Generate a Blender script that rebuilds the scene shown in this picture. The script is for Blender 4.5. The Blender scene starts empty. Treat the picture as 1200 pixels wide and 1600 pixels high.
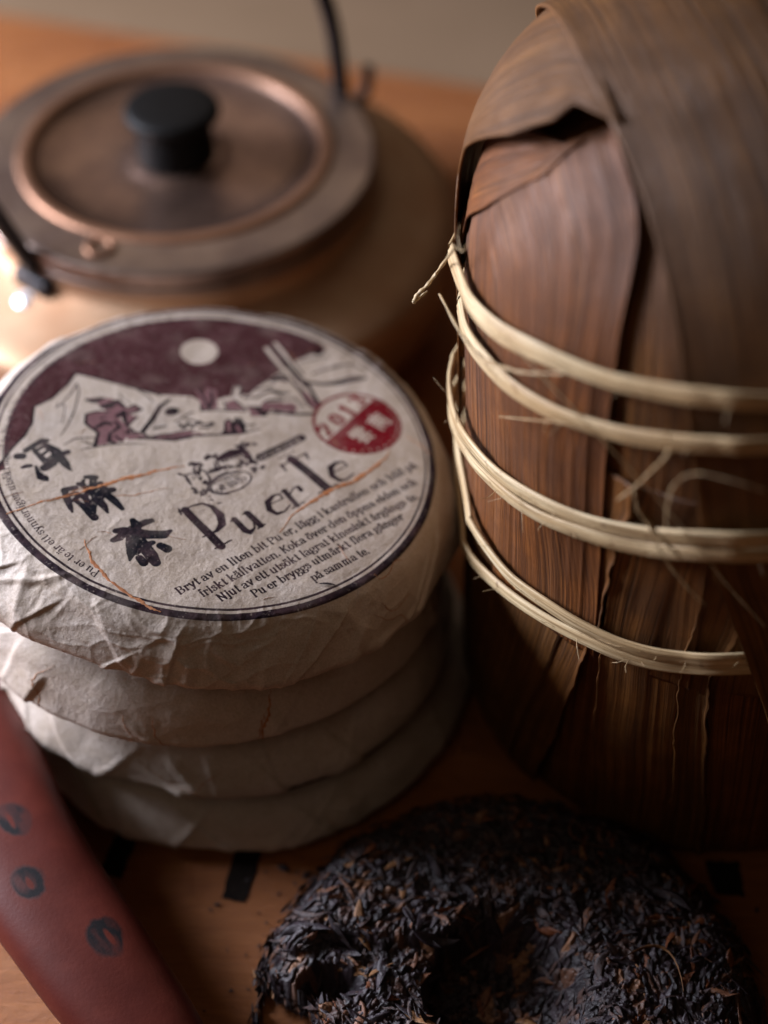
import bpy, math, random
import numpy as np
from mathutils import Vector, Matrix

scene = bpy.context.scene
R = math.radians

# ------------------------------------------------------------------ camera
cam_data = bpy.data.cameras.new("camera")
cam = bpy.data.objects.new("camera", cam_data)
scene.collection.objects.link(cam)
cam.location = (0.0, 0.0, 0.563)
cam.rotation_euler = (R(44), 0, 0)
cam_data.sensor_fit = 'VERTICAL'
cam_data.sensor_height = 36.0
cam_data.sensor_width = 27.0
cam_data.lens = 58.5
cam_data.clip_start = 0.02
cam_data.clip_end = 30
cam_data.dof.use_dof = True
cam_data.dof.focus_distance = 0.575
cam_data.dof.aperture_fstop = 3.0
scene.camera = cam

# ------------------------------------------------------------------ world, lamps, exposure
world = bpy.data.worlds.new("World")
scene.world = world
world.use_nodes = True
wbg = world.node_tree.nodes["Background"]
wbg.inputs[0].default_value = (0.85, 0.46, 0.26, 1)
wbg.inputs[1].default_value = 0.022

def area(name, loc, target, sx, sy, power, col):
    l = bpy.data.lights.new(name, 'AREA')
    l.shape = 'RECTANGLE'; l.size = sx; l.size_y = sy
    l.energy = power; l.color = col
    o = bpy.data.objects.new(name, l)
    scene.collection.objects.link(o)
    o.location = loc
    d = Vector(target) - Vector(loc)
    o.rotation_euler = d.to_track_quat('-Z', 'Y').to_euler()
    return o
area("window_light", (-0.84, 0.70, 0.42), (-0.04, 0.42, 0.08), 0.38, 0.42, 28.0, (0.83, 0.87, 1.0))
area("back_light", (-0.10, 2.3, 1.30), (-0.05, 1.1, 0.0), 1.5, 0.9, 3.0, (1.0, 0.80, 0.62))
area("front_fill", (-0.55, -0.35, 1.15), (0.0, 0.45, 0.1), 0.8, 0.8, 0.85, (1.0, 0.82, 0.64))  # added soft fill from the front, lifts the sides the window misses
area("overhead_fill", (-0.25, 1.00, 1.30), (-0.12, 0.72, 0.0), 0.9, 0.8, 0.9, (1.0, 0.88, 0.76))  # unseen overhead panel, added for the kettle shoulder to reflect

vs = scene.view_settings
vs.view_transform = 'Standard'
vs.look = 'None'
vs.exposure = 0.0
vs.gamma = 1.0

# ------------------------------------------------------------------ object helpers
def link(o, parent=None):
    scene.collection.objects.link(o)
    if parent is not None: o.parent = parent
    return o
def thing(name, label, cat, loc=(0, 0, 0), rot=(0, 0, 0), group=None):
    o = bpy.data.objects.new(name, None)
    o.empty_display_size = 0.02
    link(o); o.location = loc; o.rotation_euler = rot
    o["label"] = label; o["category"] = cat
    if group: o["group"] = group
    return o
def mesh_obj(name, verts, faces, mat, parent=None, smooth=True, uv=None, uvname="UVMap"):
    me = bpy.data.meshes.new(name)
    verts = np.asarray(verts, dtype=np.float32)
    faces = np.asarray(faces, dtype=np.int32)
    nv, nf, k = len(verts), len(faces), faces.shape[1]
    me.vertices.add(nv); me.vertices.foreach_set("co", verts.ravel())
    me.loops.add(nf * k); me.loops.foreach_set("vertex_index", faces.ravel())
    me.polygons.add(nf)
    me.polygons.foreach_set("loop_start", np.arange(0, nf * k, k, dtype=np.int32))
    if uv is not None:
        l = me.uv_layers.new(name=uvname)
        l.data.foreach_set("uv", np.asarray(uv, dtype=np.float32)[faces.ravel()].ravel())
    me.update(calc_edges=True)
    if smooth: me.polygons.foreach_set("use_smooth", np.ones(nf, dtype=bool))
    me.validate()
    if mat is not None: me.materials.append(mat)
    o = bpy.data.objects.new(name, me)
    link(o, parent)
    return o
def grid_faces(nu, nv, wrap_u=False, base=0):
    """index = i*nv + j ; i in nu, j in nv"""
    iu = np.arange(nu if wrap_u else nu - 1); jv = np.arange(nv - 1)
    I, J = np.meshgrid(iu, jv, indexing='ij')
    I2 = (I + 1) % nu
    return np.stack([base + I * nv + J, base + I2 * nv + J, base + I2 * nv + J + 1, base + I * nv + J + 1], -1).reshape(-1, 4)
def catmull(P, n=12):
    P = np.asarray(P, float)
    Q = np.vstack([2 * P[0] - P[1], P, 2 * P[-1] - P[-2]]); out = []
    for i in range(len(P) - 1):
        a, b, c, d = Q[i:i + 4]
        for t in np.linspace(0, 1, n, endpoint=False):
            out.append(.5 * ((2 * b) + (-a + c) * t + (2 * a - 5 * b + 4 * c - d) * t * t + (-a + 3 * b - 3 * c + d) * t ** 3))
    out.append(P[-1]); return np.array(out)
def resample(P, n):
    P = np.asarray(P, float)
    L = np.r_[0, np.cumsum(np.linalg.norm(np.diff(P[:, :3], axis=0), axis=1))]
    t = np.linspace(0, L[-1], n)
    return np.stack([np.interp(t, L, P[:, k]) for k in range(P.shape[1])], 1)

# ------------------------------------------------------------------ numpy noise
def _h(ix, iy, iz, s):
    x = (ix.astype(np.int64) * 374761393 + iy.astype(np.int64) * 668265263 + iz.astype(np.int64) * 2147483647 + s * 974634777) & 0xffffffff
    x = ((x ^ (x >> 13)) * 1274126177) & 0xffffffff
    x = ((x ^ (x >> 16)) * 224682251) & 0xffffffff
    return ((x ^ (x >> 15)) & 0xffffff) / float(0xffffff)
def vnoise(p, s=0):
    p = np.asarray(p, float); i = np.floor(p).astype(np.int64); f = p - i
    f = f * f * f * (f * (f * 6 - 15) + 10)
    r = 0
    for a in (0, 1):
        for b in (0, 1):
            for c in (0, 1):
                w = (f[..., 0] if a else 1 - f[..., 0]) * (f[..., 1] if b else 1 - f[..., 1]) * (f[..., 2] if c else 1 - f[..., 2])
                r = r + w * _h(i[..., 0] + a, i[..., 1] + b, i[..., 2] + c, s)
    return r * 2 - 1
def fbm(p, s=0, o=4):
    r = 0; a = .5
    for k in range(o):
        r = r + a * vnoise(p * 2 ** k + 17.3 * k, s + k); a *= .5
    return r
def ridged(p, s=0, o=3):
    r = 0; a = .6
    for k in range(o):
        r = r + a * (1 - np.abs(vnoise(p * 2.1 ** k + 9.1 * k, s + k)) * 2.2); a *= .5
    return r
def worley(p, s=0):
    p = np.asarray(p, float); i = np.floor(p).astype(np.int64)
    d1 = np.full(p.shape[:-1], 9.); d2 = np.full(p.shape[:-1], 9.)
    for a in (-1, 0, 1):
        for b in (-1, 0, 1):
            for c in (-1, 0, 1):
                j = i + np.array([a, b, c])
                q = np.stack([j[..., k] + _h(j[..., 0], j[..., 1], j[..., 2], s + 31 * k) for k in range(3)], -1)
                d = np.linalg.norm(q - p, axis=-1)
                m = d < d1
                d2 = np.where(m, d1, np.minimum(d2, d)); d1 = np.where(m, d, d1)
    return d1, d2

def cells2(u, v, s=0):
    """2-D cell noise: nearest, second distance and a random value per cell"""
    iu = np.floor(u).astype(np.int64); iv = np.floor(v).astype(np.int64); z = iu * 0
    d1 = np.full(u.shape, 9.); d2 = d1.copy(); idv = np.zeros(u.shape)
    for a in (-1, 0, 1):
        for b in (-1, 0, 1):
            ja, jb = iu + a, iv + b
            d = np.hypot(ja + _h(ja, jb, z, s) - u, jb + _h(ja, jb, z, s + 31) - v); r = _h(ja, jb, z, s + 62); m = d < d1
            d2 = np.where(m, d1, np.minimum(d2, d)); idv = np.where(m, r, idv); d1 = np.where(m, d, d1)
    return d1, d2, idv

# ------------------------------------------------------------------ material helpers
class NT:
    def __init__(self, name):
        self.m = bpy.data.materials.new(name); self.m.use_nodes = True
        self.t = self.m.node_tree; self.b = self.t.nodes["Principled BSDF"]
    def n(self, typ, **kw):
        x = self.t.nodes.new(typ)
        for k, v in kw.items():
            if k.startswith('i_'): x.inputs[int(k[2:]) if k[2:].isdigit() else k[2:].replace('_', ' ')].default_value = v
            else: setattr(x, k, v)
        return x
    def l(self, a, b): self.t.links.new(a, b)
    def coord(self, out='Object', scale=(1, 1, 1), rot=(0, 0, 0)):
        tc = self.n('ShaderNodeTexCoord'); mp = self.n('ShaderNodeMapping')
        mp.inputs['Scale'].default_value = scale; mp.inputs['Rotation'].default_value = rot
        self.l(tc.outputs[out], mp.inputs[0]); return mp.outputs[0]
    def noise(self, vec, scale=5, detail=4, rough=.5, dist=0):
        x = self.n('ShaderNodeTexNoise'); x.inputs['Scale'].default_value = scale; x.inputs['Detail'].default_value = detail
        x.inputs['Roughness'].default_value = rough; x.inputs['Distortion'].default_value = dist
        self.l(vec, x.inputs['Vector']); return x.outputs['Fac']
    def ramp(self, fac, stops, interp='LINEAR'):
        x = self.n('ShaderNodeValToRGB'); cr = x.color_ramp; cr.interpolation = interp
        while len(cr.elements) < len(stops): cr.elements.new(.5)
        for e, (p, c) in zip(cr.elements, stops):
            e.position = p; e.color = (c if len(c) == 4 else (*c, 1)) if not isinstance(c, (int, float)) else (c, c, c, 1)
        self.l(fac, x.inputs[0]); return x.outputs[0]
    def mix(self, fac, a, b, typ='MIX'):
        x = self.n('ShaderNodeMix', data_type='RGBA', blend_type=typ)
        for s, v in ((0, fac), (6, a), (7, b)):
            if hasattr(v, 'is_linked'): self.l(v, x.inputs[s])
            else: x.inputs[s].default_value = v if isinstance(v, (int, float)) else (*v, 1)[:4]
        return x.outputs[2]
    def math(self, op, a, b=0.0):
        x = self.n('ShaderNodeMath', operation=op)
        for s, v in ((0, a), (1, b)):
            if hasattr(v, 'is_linked'): self.l(v, x.inputs[s])
            else: x.inputs[s].default_value = v
        return x.outputs[0]
    def bump(self, h, strength=.3, dist=.001, prev=None):
        x = self.n('ShaderNodeBump'); x.inputs['Strength'].default_value = strength; x.inputs['Distance'].default_value = dist
        self.l(h, x.inputs['Height'])
        if prev is not None: self.l(prev, x.inputs['Normal'])
        return x.outputs[0]
    def col(self, v):
        if hasattr(v, 'is_linked'): self.l(v, self.b.inputs['Base Color'])
        else: self.b.inputs['Base Color'].default_value = (*v, 1)
    def set(self, **kw):
        for k, v in kw.items():
            s = self.b.inputs[k.replace('_', ' ')]
            if hasattr(v, 'is_linked'): self.l(v, s)
            else: s.default_value = v
        return self.m
def lin(r, g, b):
    f = lambda c: (c / 255 / 12.92) if c <= 10 else ((c / 255 + .055) / 1.055) ** 2.4
    return (f(r), f(g), f(b))
ART = """
p1 -77.8 -23.96 -76.84 -18.41 -73.6 -9.37 -70.34 -2.97 -68.58 4.4 -69.17 13.41 -63.44 18.99 -58.55 27.93 -56.28 35.13 -44.3 32.22 -31.58 29.04 -22.71 26.86 -10.37 27.43 -7.22 25.22 0.85 27.08 5.65 30.02 12.32 31.7 14.07 36.55 20.07 43.61 27.42 51.77 36.25 58.66 41.86 63.95 39.15 66.88 35 69.15 30.72 71.15 26.32 72.89 21.83 74.36 17.26 75.55 12.62 76.47 7.93 77.09 3.22 77.43 -1.51 77.49 -6.23 77.25 -10.93 76.73 -15.58 75.92 -20.18 74.83 -24.71 73.46 -29.14 71.81 -33.46 69.9 -37.66 67.73 -41.72 65.31 -45.63 62.65 -49.36 59.75 -52.91 56.63 -56.27 53.3 -59.41 49.77 -62.33 46.05 -65.03 42.17 -67.48 38.12 -69.67 33.94 -71.61 29.63 -73.29 25.21 -74.69 20.69 -75.81 16.1 -76.65 11.45 -77.21 6.75 -77.47 2.03 -77.45 -2.69 -77.14 -7.41 -76.55 -12.1 -75.67 -16.74 -74.51 -21.33
p0 -2.24 55.89 -2.31 54.09 -2.75 52.34 -3.53 50.71 -4.62 49.3 -5.96 48.16 -7.49 47.36 -9.12 46.93 -10.79 46.89 -12.4 47.24 -13.87 47.97 -15.15 49.04 -16.15 50.4 -16.84 51.98 -17.17 53.71 -17.14 55.51 -16.73 57.27 -15.96 58.91 -14.88 60.36 -13.53 61.52 -11.99 62.35 -10.34 62.8 -8.64 62.85 -7.01 62.49 -5.51 61.74 -4.23 60.64 -3.23 59.25 -2.55 57.64 -2.24 55.89
s2 -77.8 -23.96 0.54 -76.84 -18.41 0.54 -73.6 -9.37 0.54 -70.34 -2.97 0.54 -68.58 4.4 0.54 -69.17 13.41 0.54 -63.44 18.99 0.54 -58.55 27.93 0.54 -56.28 35.13 0.54 -44.3 32.22 0.54 -31.58 29.04 0.54 -22.71 26.86 0.54
s2 -55.01 29.06 0.36 -56.62 22.55 0.36 -58.21 19.22 0.36 -59.32 15.36 0.27
s2 -55.01 29.06 0.36 -53.58 24.22 0.36 -53.86 13.65 0.36 -54.98 6.82 0.36 -56.31 1.85 0.27 -57.48 -1.28 0.18
s2 -60.67 16.41 0.27 -61.13 13.89 0.27 -59.08 16.63 0.23 -57.73 15.58 0.27 -57.49 10.72 0.27 -57.64 5.86 0.18
s2 -55.31 -5.71 0.27 -51.85 -2.02 0.41 -48.8 -1.03 0.41 -44.11 -0.41 0.27
s2 -49.36 -2.87 0.27 -44.83 -4.34 0.45
s2 -48.75 -7.78 0.23 -45.79 -6.23 0.36 -39.73 -3.97 0.45 -33.53 -2.58 0.36 -25.67 -1.55 0.18
p3 -49.32 11.21 -45.78 13.52 -40.6 14.22 -36.62 11.1 -33.32 6.69 -31.16 5.17 -33.69 -1.12 -38.65 -2.95 -44.37 -4.87 -44.03 2.28 -48.07 5.93 -49.2 6.99
p3 -34.26 4.16 -28.6 3.71 -24.44 2.17 -16.69 5.28 -8.79 7.53 -8.53 4.26 -15.16 1.6 -21.16 1.41 -28.3 0.77 -32.18 -0.33
p3 -49.52 21.03 -45.19 22.25 -41.9 22.08 -37.68 20.79 -35.28 17.41 -32.2 19.06 -29.2 17.61 -30.22 15.63 -33.69 13.93 -29.91 12.61 -33.39 7.29 -35.82 11.2 -39.6 12.52 -42.73 15.16 -46.43 18.98
s2 -49.4 11.81 0.63 -49 7.01 0.72 -46.28 4.37 0.72 -43.64 2.33 0.81 -43.98 -4.82 0.9
s2 -49.2 11.84 0.45 -45.81 13.82 0.54 -41 14.17 0.45
s2 -44.78 5.17 0.9 -41.9 7.96 1.08 -39.46 7.68 0.81
s2 -39.25 2.31 0.72 -39.18 -1.84 0.99 -36.7 -2.7 0.63
s2 -38.92 2.95 0.63 -36.1 6.32 0.9 -38.01 9.09 0.63
s2 -50.01 20.03 0.99 -47.3 19.48 1.35 -45.08 21.33 1.08 -43.91 21.81 0.72
s2 -43.74 16.87 1.35 -41.02 17.86 1.8 -38.49 20.68 1.35 -35.74 17.96 0.99
s2 -37.55 12.19 1.08 -35.42 14.92 1.08 -34.5 10.16 0.9 -32.93 6.74 0.72
s2 -34.41 16.91 0.45 -31.79 19.12 0.63 -28.73 17.06 0.54 -30.62 15.57 0.63 -33.69 13.93 0.45
s2 -29.91 12.61 0.54 -31.65 9.94 0.45 -32.99 7.34 0.54
s2 -33.4 3.68 0.54 -31.65 6.01 0.63 -30.24 4.1 0.45 -32.55 3.19 0.45
s2 -30.24 4.1 0.54 -27.47 4.46 0.54 -24.41 1.88 0.72 -20.58 3.87 0.54 -12.75 6.41 0.36 -8.84 8.13 0.36
s2 -28.33 1.06 0.72 -21.98 1.6 0.72 -15.16 1.6 0.54 -8.53 4.26 0.54
s2 -27.13 5.11 1.17 -24.19 12.15 1.17 -22.06 19.82 1.08 -18.8 24.63 0.63
s2 -23.3 7.12 0.54 -19.04 9.07 0.45
s2 -31.53 28.54 0.36 -27.57 25.94 0.36 -24.72 21.95 0.27
s2 -27.06 29.16 0.36 -22.63 25.99 0.27
s2 -38.56 25.05 0.23 -35.74 21.68 0.32 -33.06 19.56 0.23
s2 -37.15 1.39 0.45 -34.47 -1.22 0.63
s2 -43.76 10.14 0.45 -41.52 11.65 0.27
s2 -15.66 12.08 0.36 -12.29 15.59 0.36 -10.06 18.36 0.36
s2 -13.95 11.09 0.63 -12.14 8.9 0.63 -10.78 12.12 0.54
p2 -14.62 18.65 -14.71 17.57 -15.33 16.51 -16.36 15.69 -17.58 15.26 -18.75 15.3 -19.66 15.82 -20.11 16.7 -20.02 17.78 -19.41 18.84 -18.39 19.67 -17.16 20.11 -15.98 20.06 -15.07 19.54 -14.62 18.65
s3 -18.12 3.3 1.35 -14.29 5.6 1.62 -9.15 6.88 1.08 -4.22 6.02 0.63 1.8 6.82 0.36
s2 -18.2 4.19 0.36 -12.4 7.05 0.36 -8.04 8.23 0.36
s2 -18.04 2.41 0.45 -10.18 4.64 0.63 -4.59 5.55 0.63 1.8 6.82 0.54 9.83 8.48 0.54 17 11.85 0.27
s2 -13.95 11.09 0.63 -12.14 8.9 0.81 -10.38 12.17 0.45 -8.98 9.93 0.63 -6.75 12.66 0.9 -5.05 11.66 0.45 -1.46 12.75 0.9
s2 -11.79 14.43 0.36 -8.46 13.65 0.45 -5.54 12.82 0.63
s2 -6.52 9.65 0.45 -3.3 10.07 0.72 -1.01 12.2 0.63
s2 11.6 13.27 0.36 14.85 13.83 0.36
s2 -10.42 17.69 0.36 -8.44 18.58 0.27
p2 2.92 14.56 4.83 16.66 6.2 14.39 6.85 17.24 9.32 17.26 11.16 13.82 11.63 9.02 5.83 7.35 1.74 7.71 3.07 9.1
s3 4.58 14.17 1.35 5.09 9.37 1.17
s3 7.98 12.18 1.17 9.37 9.33 1.17
p0 -0.79 26.79 2.81 28.87 4.46 29.09 5.34 34.95 8.2 36.31 8.63 29.04 11.14 28.75 19.68 42.78 25.64 42.31 29.26 36.35 29.76 22.49 0.04 20.65
p3 -9.4 30.98 -8.27 32.41 -5.56 29.61 -5.43 33.45 -4.14 32.99 -1.2 32.76 -0.02 21.58 -6.09 20.13 -6.73 23.16
p3 3.38 26.42 6.22 27.44 9.85 22.29 13.1 23.36 21.24 26.98 29.53 28.74 29.74 23.12 20.56 23.75 18.28 19.39 12.94 18.68 12.35 22.01 3.29 21.41
s2 -6.73 23.16 0.45 -6.07 19.82 0.63 0.86 20.76 0.45 10.74 21.17 0.54
s2 -8.22 31.78 0.45 -5.33 26.49 0.54 -4.24 22.87 0.63
s2 -3.23 31.84 0.45 -2.37 25.63 0.72 -3.33 21.75 0.9
s2 2.15 26.25 0.45 3.25 22.02 0.45
s2 6.22 27.44 0.36 10.67 22.41 0.54
s2 5.28 29.21 0.36 5.8 34.37 0.36 8.22 35.99 0.36 8.14 30.24 0.63
s2 9.45 29.15 0.45 14.84 29.89 0.54 20.04 35.07 0.45 26.39 34.03 0.63
s2 11.42 23.76 0.63 15.54 24.32 0.63
s2 16.4 23.81 0.36 18.67 28.52 0.36 25.24 31.32 0.36
s2 10.24 29.89 0.36 14.89 36.92 0.45 19.68 42.78 0.36
s2 14.19 34.26 0.36 18.3 36.11 0.54 20.73 38.38 0.54
s2 20.58 41.6 1.35 23.03 43.9 1.8 25.22 42.25 1.35
s2 20.09 33.8 0.36 27.21 34.78 0.45
s2 17.32 22.06 0.72 23.54 21.97 0.45 29.75 22.81 0.63
p0 28.61 54.34 34.65 60.05 43.94 64.66 52.38 61 59.74 52.4 69.01 37.22 42.52 33.57 38.36 37.62 35.6 45.02 30.32 49.8
s0 16.95 60.71 1.62 23.64 49.64 1.62 29.06 41.75 1.62 32.24 38.31 1.4
s0 20.42 64.48 1.4 26.56 54.04 1.51 32.01 45.3 1.51 36.84 37.41 1.08
s2 17.39 62.41 0.27 25.11 51.44 0.43 30.59 41.97 0.54
s2 21.42 65.45 0.22 27.58 54.19 0.32 32.49 46.16 0.43
s2 18.9 63.44 0.49 25.59 52.31 0.76 31.02 44.38 0.97 33.71 40.07 1.4
s2 15.96 59.76 0.27 22.65 48.71 0.43 28.59 40.91 0.65 32.31 36.01 1.19 35.55 29.56 1.62 38.64 26.96 1.84
s2 33.64 42.4 1.08 36.38 35.8 0.86 39.61 28.6 1.08
s2 36.05 47.45 0.43 42.13 51.48 0.65 49.33 54.91 0.32
s2 35.69 41.9 0.86 41.32 41.91 0.97 46.41 43.41 1.62 52.54 46.62 1.84 57.17 48.07 1.08
s2 37.76 60.5 1.62 39.8 62.42 0.86
s2 29.61 55.28 0.32 34.67 59.24 0.43 38.76 62.27 0.54
s2 30.69 53.84 0.27 35.8 56.18 0.43 41.96 59.49 0.27
s2 44.16 53.37 0.38 51.91 56.08 0.49 57.66 52.9 0.43
s2 14.43 29.71 0.54 19.24 34.19 0.43 24.32 33.36 0.65
s2 14.74 23.71 1.08 17.9 20.4 1.4
s2 21.75 23.16 0.54 27.78 22.1 0.76 34.74 23.04 0.76 42.7 25.62 0.54 49.7 28.46 0.32
s2 17.53 27.86 0.27 23.48 29.43 0.43 29.42 31.77 0.43 33.11 26.96 0.54
s2 40.57 30.25 0.43 43.55 32.95 0.32 50.63 34.69 0.22
s3 17.6 26.36 1.62 23.6 26.42 3.24 29.64 25.73 2.16
s3 33.35 35.38 1.62 38.12 27.64 2.7
s4 -68.66 -10.67 2.05 -66.23 -7.71 1.89 -63.61 -4.91 2.36 -61.65 -4.16 1.42
s4 -61.65 -7.12 2.36 -58 -9.7 3.15 -55.92 -12.88 2.99 -53.25 -16.55 2.52 -51.6 -18.74 1.26 -50.54 -19.6 0.44
s4 -66.32 -8.95 1.26 -65.2 -11.04 1.58 -62.3 -14.1 2.05 -60.04 -16.62 2.21
s4 -64.99 -10.6 1.1 -62.19 -7.19 1.26
s4 -62.53 -12.51 1.2 -60.02 -8.95 1.2
s4 -60.05 -14.61 1.32 -57.81 -11.1 1.32
s4 -60.62 -19.28 2.84 -58.15 -16.58 2.84 -56.08 -11.69 2.05 -53.6 -9.74 2.14
s4 -71.16 -14.02 2.65 -69.56 -13.82 2.65
s4 -68.51 -19.88 1.32 -67.27 -19.13 1.83 -65.84 -18.75 1.58
s4 -63.79 -18.89 0.95 -62.52 -22.1 1.58 -61.16 -24.1 2.68 -59.72 -24.7 2.36 -58.8 -25.57 1.13
s4 -52.01 -30.07 2.07 -50.09 -35.07 2.34 -48.66 -38.71 1.62 -47.76 -40.66 0.72
s4 -51.93 -29.78 1.89 -48.28 -28.34 1.98
s4 -50.59 -32.66 1.35 -47.35 -31.16 1.53
s4 -48.02 -34.82 1.53 -46.45 -32.15 1.71 -44.5 -32.47 2.07 -42.82 -35.28 2.07 -43.11 -37.5 1.8
s4 -46.83 -35.22 1.62 -44.27 -37.37 1.98 -41.63 -40.31 2.43 -39.66 -42.5 2.52
s4 -47.4 -26.16 1.53 -45.59 -26.78 2.07 -44.06 -28.26 1.98
s4 -45.75 -24 1.08 -46.39 -26.6 1.35
s4 -45.19 -22.24 1.62 -43.47 -22.02 1.98 -41.83 -22.1 2.07
s4 -42.42 -22.74 2.25 -42.36 -26.38 2.16
s4 -43.71 -31.1 2.07 -41.58 -28.07 2.25 -39.61 -25.2 2.07
s4 -41.14 -31.78 1.98 -37.99 -29.18 2.97 -34.88 -27.69 2.25
s4 -41.36 -34.67 1.62 -38.74 -32.59 2.25
s4 -38.24 -26.99 2.16 -38.17 -30.87 2.7 -40.56 -33.36 2.34 -40.86 -37.23 2.25 -40.6 -40.99 2.25
s4 -39.81 -33.27 2.7 -37.17 -36.24 2.43 -35.35 -39.39 0.99
s4 -37.1 -30.18 2.52 -33.7 -33.08 2.61 -30.39 -37.06 1.53
s4 -26 -42.49 1.98 -24.65 -44.48 3.15 -24.2 -47.09 2.7
s4 -24.38 -45.25 2.25 -21.59 -42.77 2.34 -19.41 -41.71 1.8
s4 -31.44 -48.21 1.98 -28.68 -47.62 2.61 -25.66 -47.53 2.7 -19.87 -48.71 3.42 -14.63 -48.1 3.33 -12.17 -45.95 1.17
s4 -31.88 -52.74 1.8 -29.8 -51.19 2.61 -27.56 -47.49 2.25
s4 -26.12 -46.79 2.7 -25.59 -53.59 2.97 -24.92 -58.2 2.7 -25.1 -61.83 0.72
s4 -23.74 -49.69 3.15 -20.8 -54.61 3.78 -17.75 -58.94 3.78 -15.99 -61.83 2.88
s4 -23.34 -57.24 2.7 -21.17 -54.65 2.7 -18 -52.45 1.8
s4 -21.92 -60.19 2.25 -20.22 -62.31 2.7
s4 -15.06 -53.69 2.52 -12.69 -54.99 2.97
s4 -18.3 -61.07 1.17 -16.75 -61.66 1.62
s6 -7.97 -35.02 3.24 -0.61 -43.58 3.51 6.12 -51.41 3.51
s6 -10.17 -36.27 0.54 -5.6 -32.76 0.81 -2.01 -31 1.08 1.57 -32.23 1.89 4.86 -36.11 3.24 5.85 -40.56 2.97 4.24 -43.98 1.62 2.07 -45.84 0.81 -0.53 -47.74 0.54
s6 4.17 -52.9 0.68 9.56 -48.16 0.68
s6 -10.31 -34.65 0.54 -9.15 -37.46 0.54
s6 10.07 -37.78 2.43 14.3 -42.8 2.7 16.18 -43.55 2.16 17.67 -41.11 0.81 17.09 -38.91 0.54
s6 14.49 -33.98 2.7 19.68 -39.58 2.7
s6 8.75 -38.92 0.68 10.72 -37.05 0.68
s6 13.14 -34.8 0.68 15.13 -32.91 0.68
s6 18.84 -41.3 0.68 21.26 -38.74 0.68
s6 22.64 -28.36 0.43 27.2 -24.79 0.43
s6 27.2 -24.79 0.81 25.69 -22.61 0.81 23.38 -23.91 1.35 21.66 -27.47 2.43 22.54 -31.36 2.43 25.2 -33.03 1.62 28.18 -31.35 0.81 29.92 -27.81 0.41
s6 27.51 -20.69 2.16 32.52 -27.83 2.16
s6 26.37 -21.85 0.54 28.43 -19.9 0.54
s6 30.92 -29.36 0.54 35.05 -25.85 0.54
s6 29.48 -22.48 0.54 31 -18.56 0.68 32.65 -18.01 1.62 33.66 -19.6 1.89
s6 25.99 -7.08 0.68 34.93 0.77 0.68
s6 29.47 -3.12 3.78 43.65 -17.69 3.78
s6 25.99 -7.08 1.62 27.8 -10 0.54
s6 34.7 0.39 1.35 36 -2.29 0.54
s6 40.36 -20.47 0.81 47.19 -14.85 0.81
s6 45.62 -8.45 0.43 50.66 -4.31 0.43
s6 50.66 -4.31 0.81 49.17 -2.38 0.81 46.49 -3.07 1.35 44.37 -6.16 2.43 45.18 -10.6 2.43 47.88 -12.69 1.62 50.52 -11.67 0.81 53.14 -8.21 0.41
s6 14.84 -14.51 0.63 14.95 -15.67 0.63 14.7 -16.99 0.63 14.09 -18.39 0.63 13.16 -19.79 0.63 11.96 -21.14 0.63 10.55 -22.36 0.63 9 -23.39 0.63 7.39 -24.18 0.63 5.79 -24.69 0.63 4.29 -24.91 0.63 2.96 -24.82 0.63 1.86 -24.42 0.63 1.06 -23.73 0.63 0.57 -22.79 0.63 0.45 -21.64 0.63 0.68 -20.34 0.63 1.26 -18.95 0.63 2.17 -17.55 0.63 3.36 -16.19 0.63 4.76 -14.96 0.63 6.32 -13.91 0.63 7.95 -13.09 0.63 9.57 -12.56 0.63 11.09 -12.33 0.63 12.45 -12.43 0.63 13.56 -12.84 0.63 14.37 -13.54 0.63 14.84 -14.51 0.63
s6 7.33 -24.95 0.42 5.57 -25.5 0.42 3.92 -25.71 0.42 2.44 -25.57 0.42 1.22 -25.09 0.42 0.32 -24.29 0.42 -0.22 -23.21 0.42 -0.38 -21.9 0.42 -0.14 -20.43 0.42 0.49 -18.86 0.42 1.48 -17.28 0.42 2.78 -15.76 0.42 4.32 -14.38 0.42 6.04 -13.22 0.42
s6 17.8 -3.91 3.9 22.06 -0.11 3.76 26.81 3.78 3.76 32.9 9.21 3.76
s6 3.81 -6.34 4.18 7.15 -3.33 4.88 11.06 -2.18 4.88 12.93 -3.88 3.48
s6 -0.87 -14.58 1.39 2.46 -12.26 2.09 5.8 -9.93 0.98 11.09 -10.22 0.84
s6 -2.69 -13.55 0.56 -0.22 -17.65 0.98 -0.72 -22.7 0.7 1.59 -24.89 0.56
s6 1.67 -7.26 0.56 2.33 -10.37 0.7 5.06 -11.94 0.7 7.6 -10.66 0.7
s6 0.89 -8.64 0.56 1.59 -12.37 0.7
s6 -12.03 -16.3 0.56 -9.35 -17.22 0.98 -8.27 -19.9 0.98 -6.84 -21.59 0.84
s6 -9.38 -16.91 0.7 -6.04 -15.23 0.7 -3.55 -13.65 1.11
s6 -6.81 -9.87 0.63 -6.06 -10 0.56 -5.88 -10.71 0.49 -6.27 -11.14 0.42 -6.66 -10.95 0.35 -6.65 -10.58 0.28
s6 -6.33 -9.79 0.63 -6.77 -10.52 0.56 -7.41 -10.41 0.49 -7.55 -9.81 0.42 -7.23 -9.49 0.35 -6.95 -9.65 0.28
s6 -7.74 -11.28 0.63 -8.41 -11.13 0.56 -8.55 -10.48 0.49 -8.19 -10.11 0.42 -7.84 -10.3 0.35 -7.86 -10.63 0.28
s6 -7 -11.65 0.63 -6.62 -11.37 0.56 -6.3 -11.61 0.49 -6.34 -11.97 0.42 -6.58 -12.06 0.35 -6.7 -11.89 0.28
s6 -5.58 -10.78 0.63 -5.59 -11.25 0.56 -5.91 -11.41 0.49 -6.12 -11.2 0.42 -6.05 -10.95 0.35 -5.89 -10.93 0.28
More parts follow.
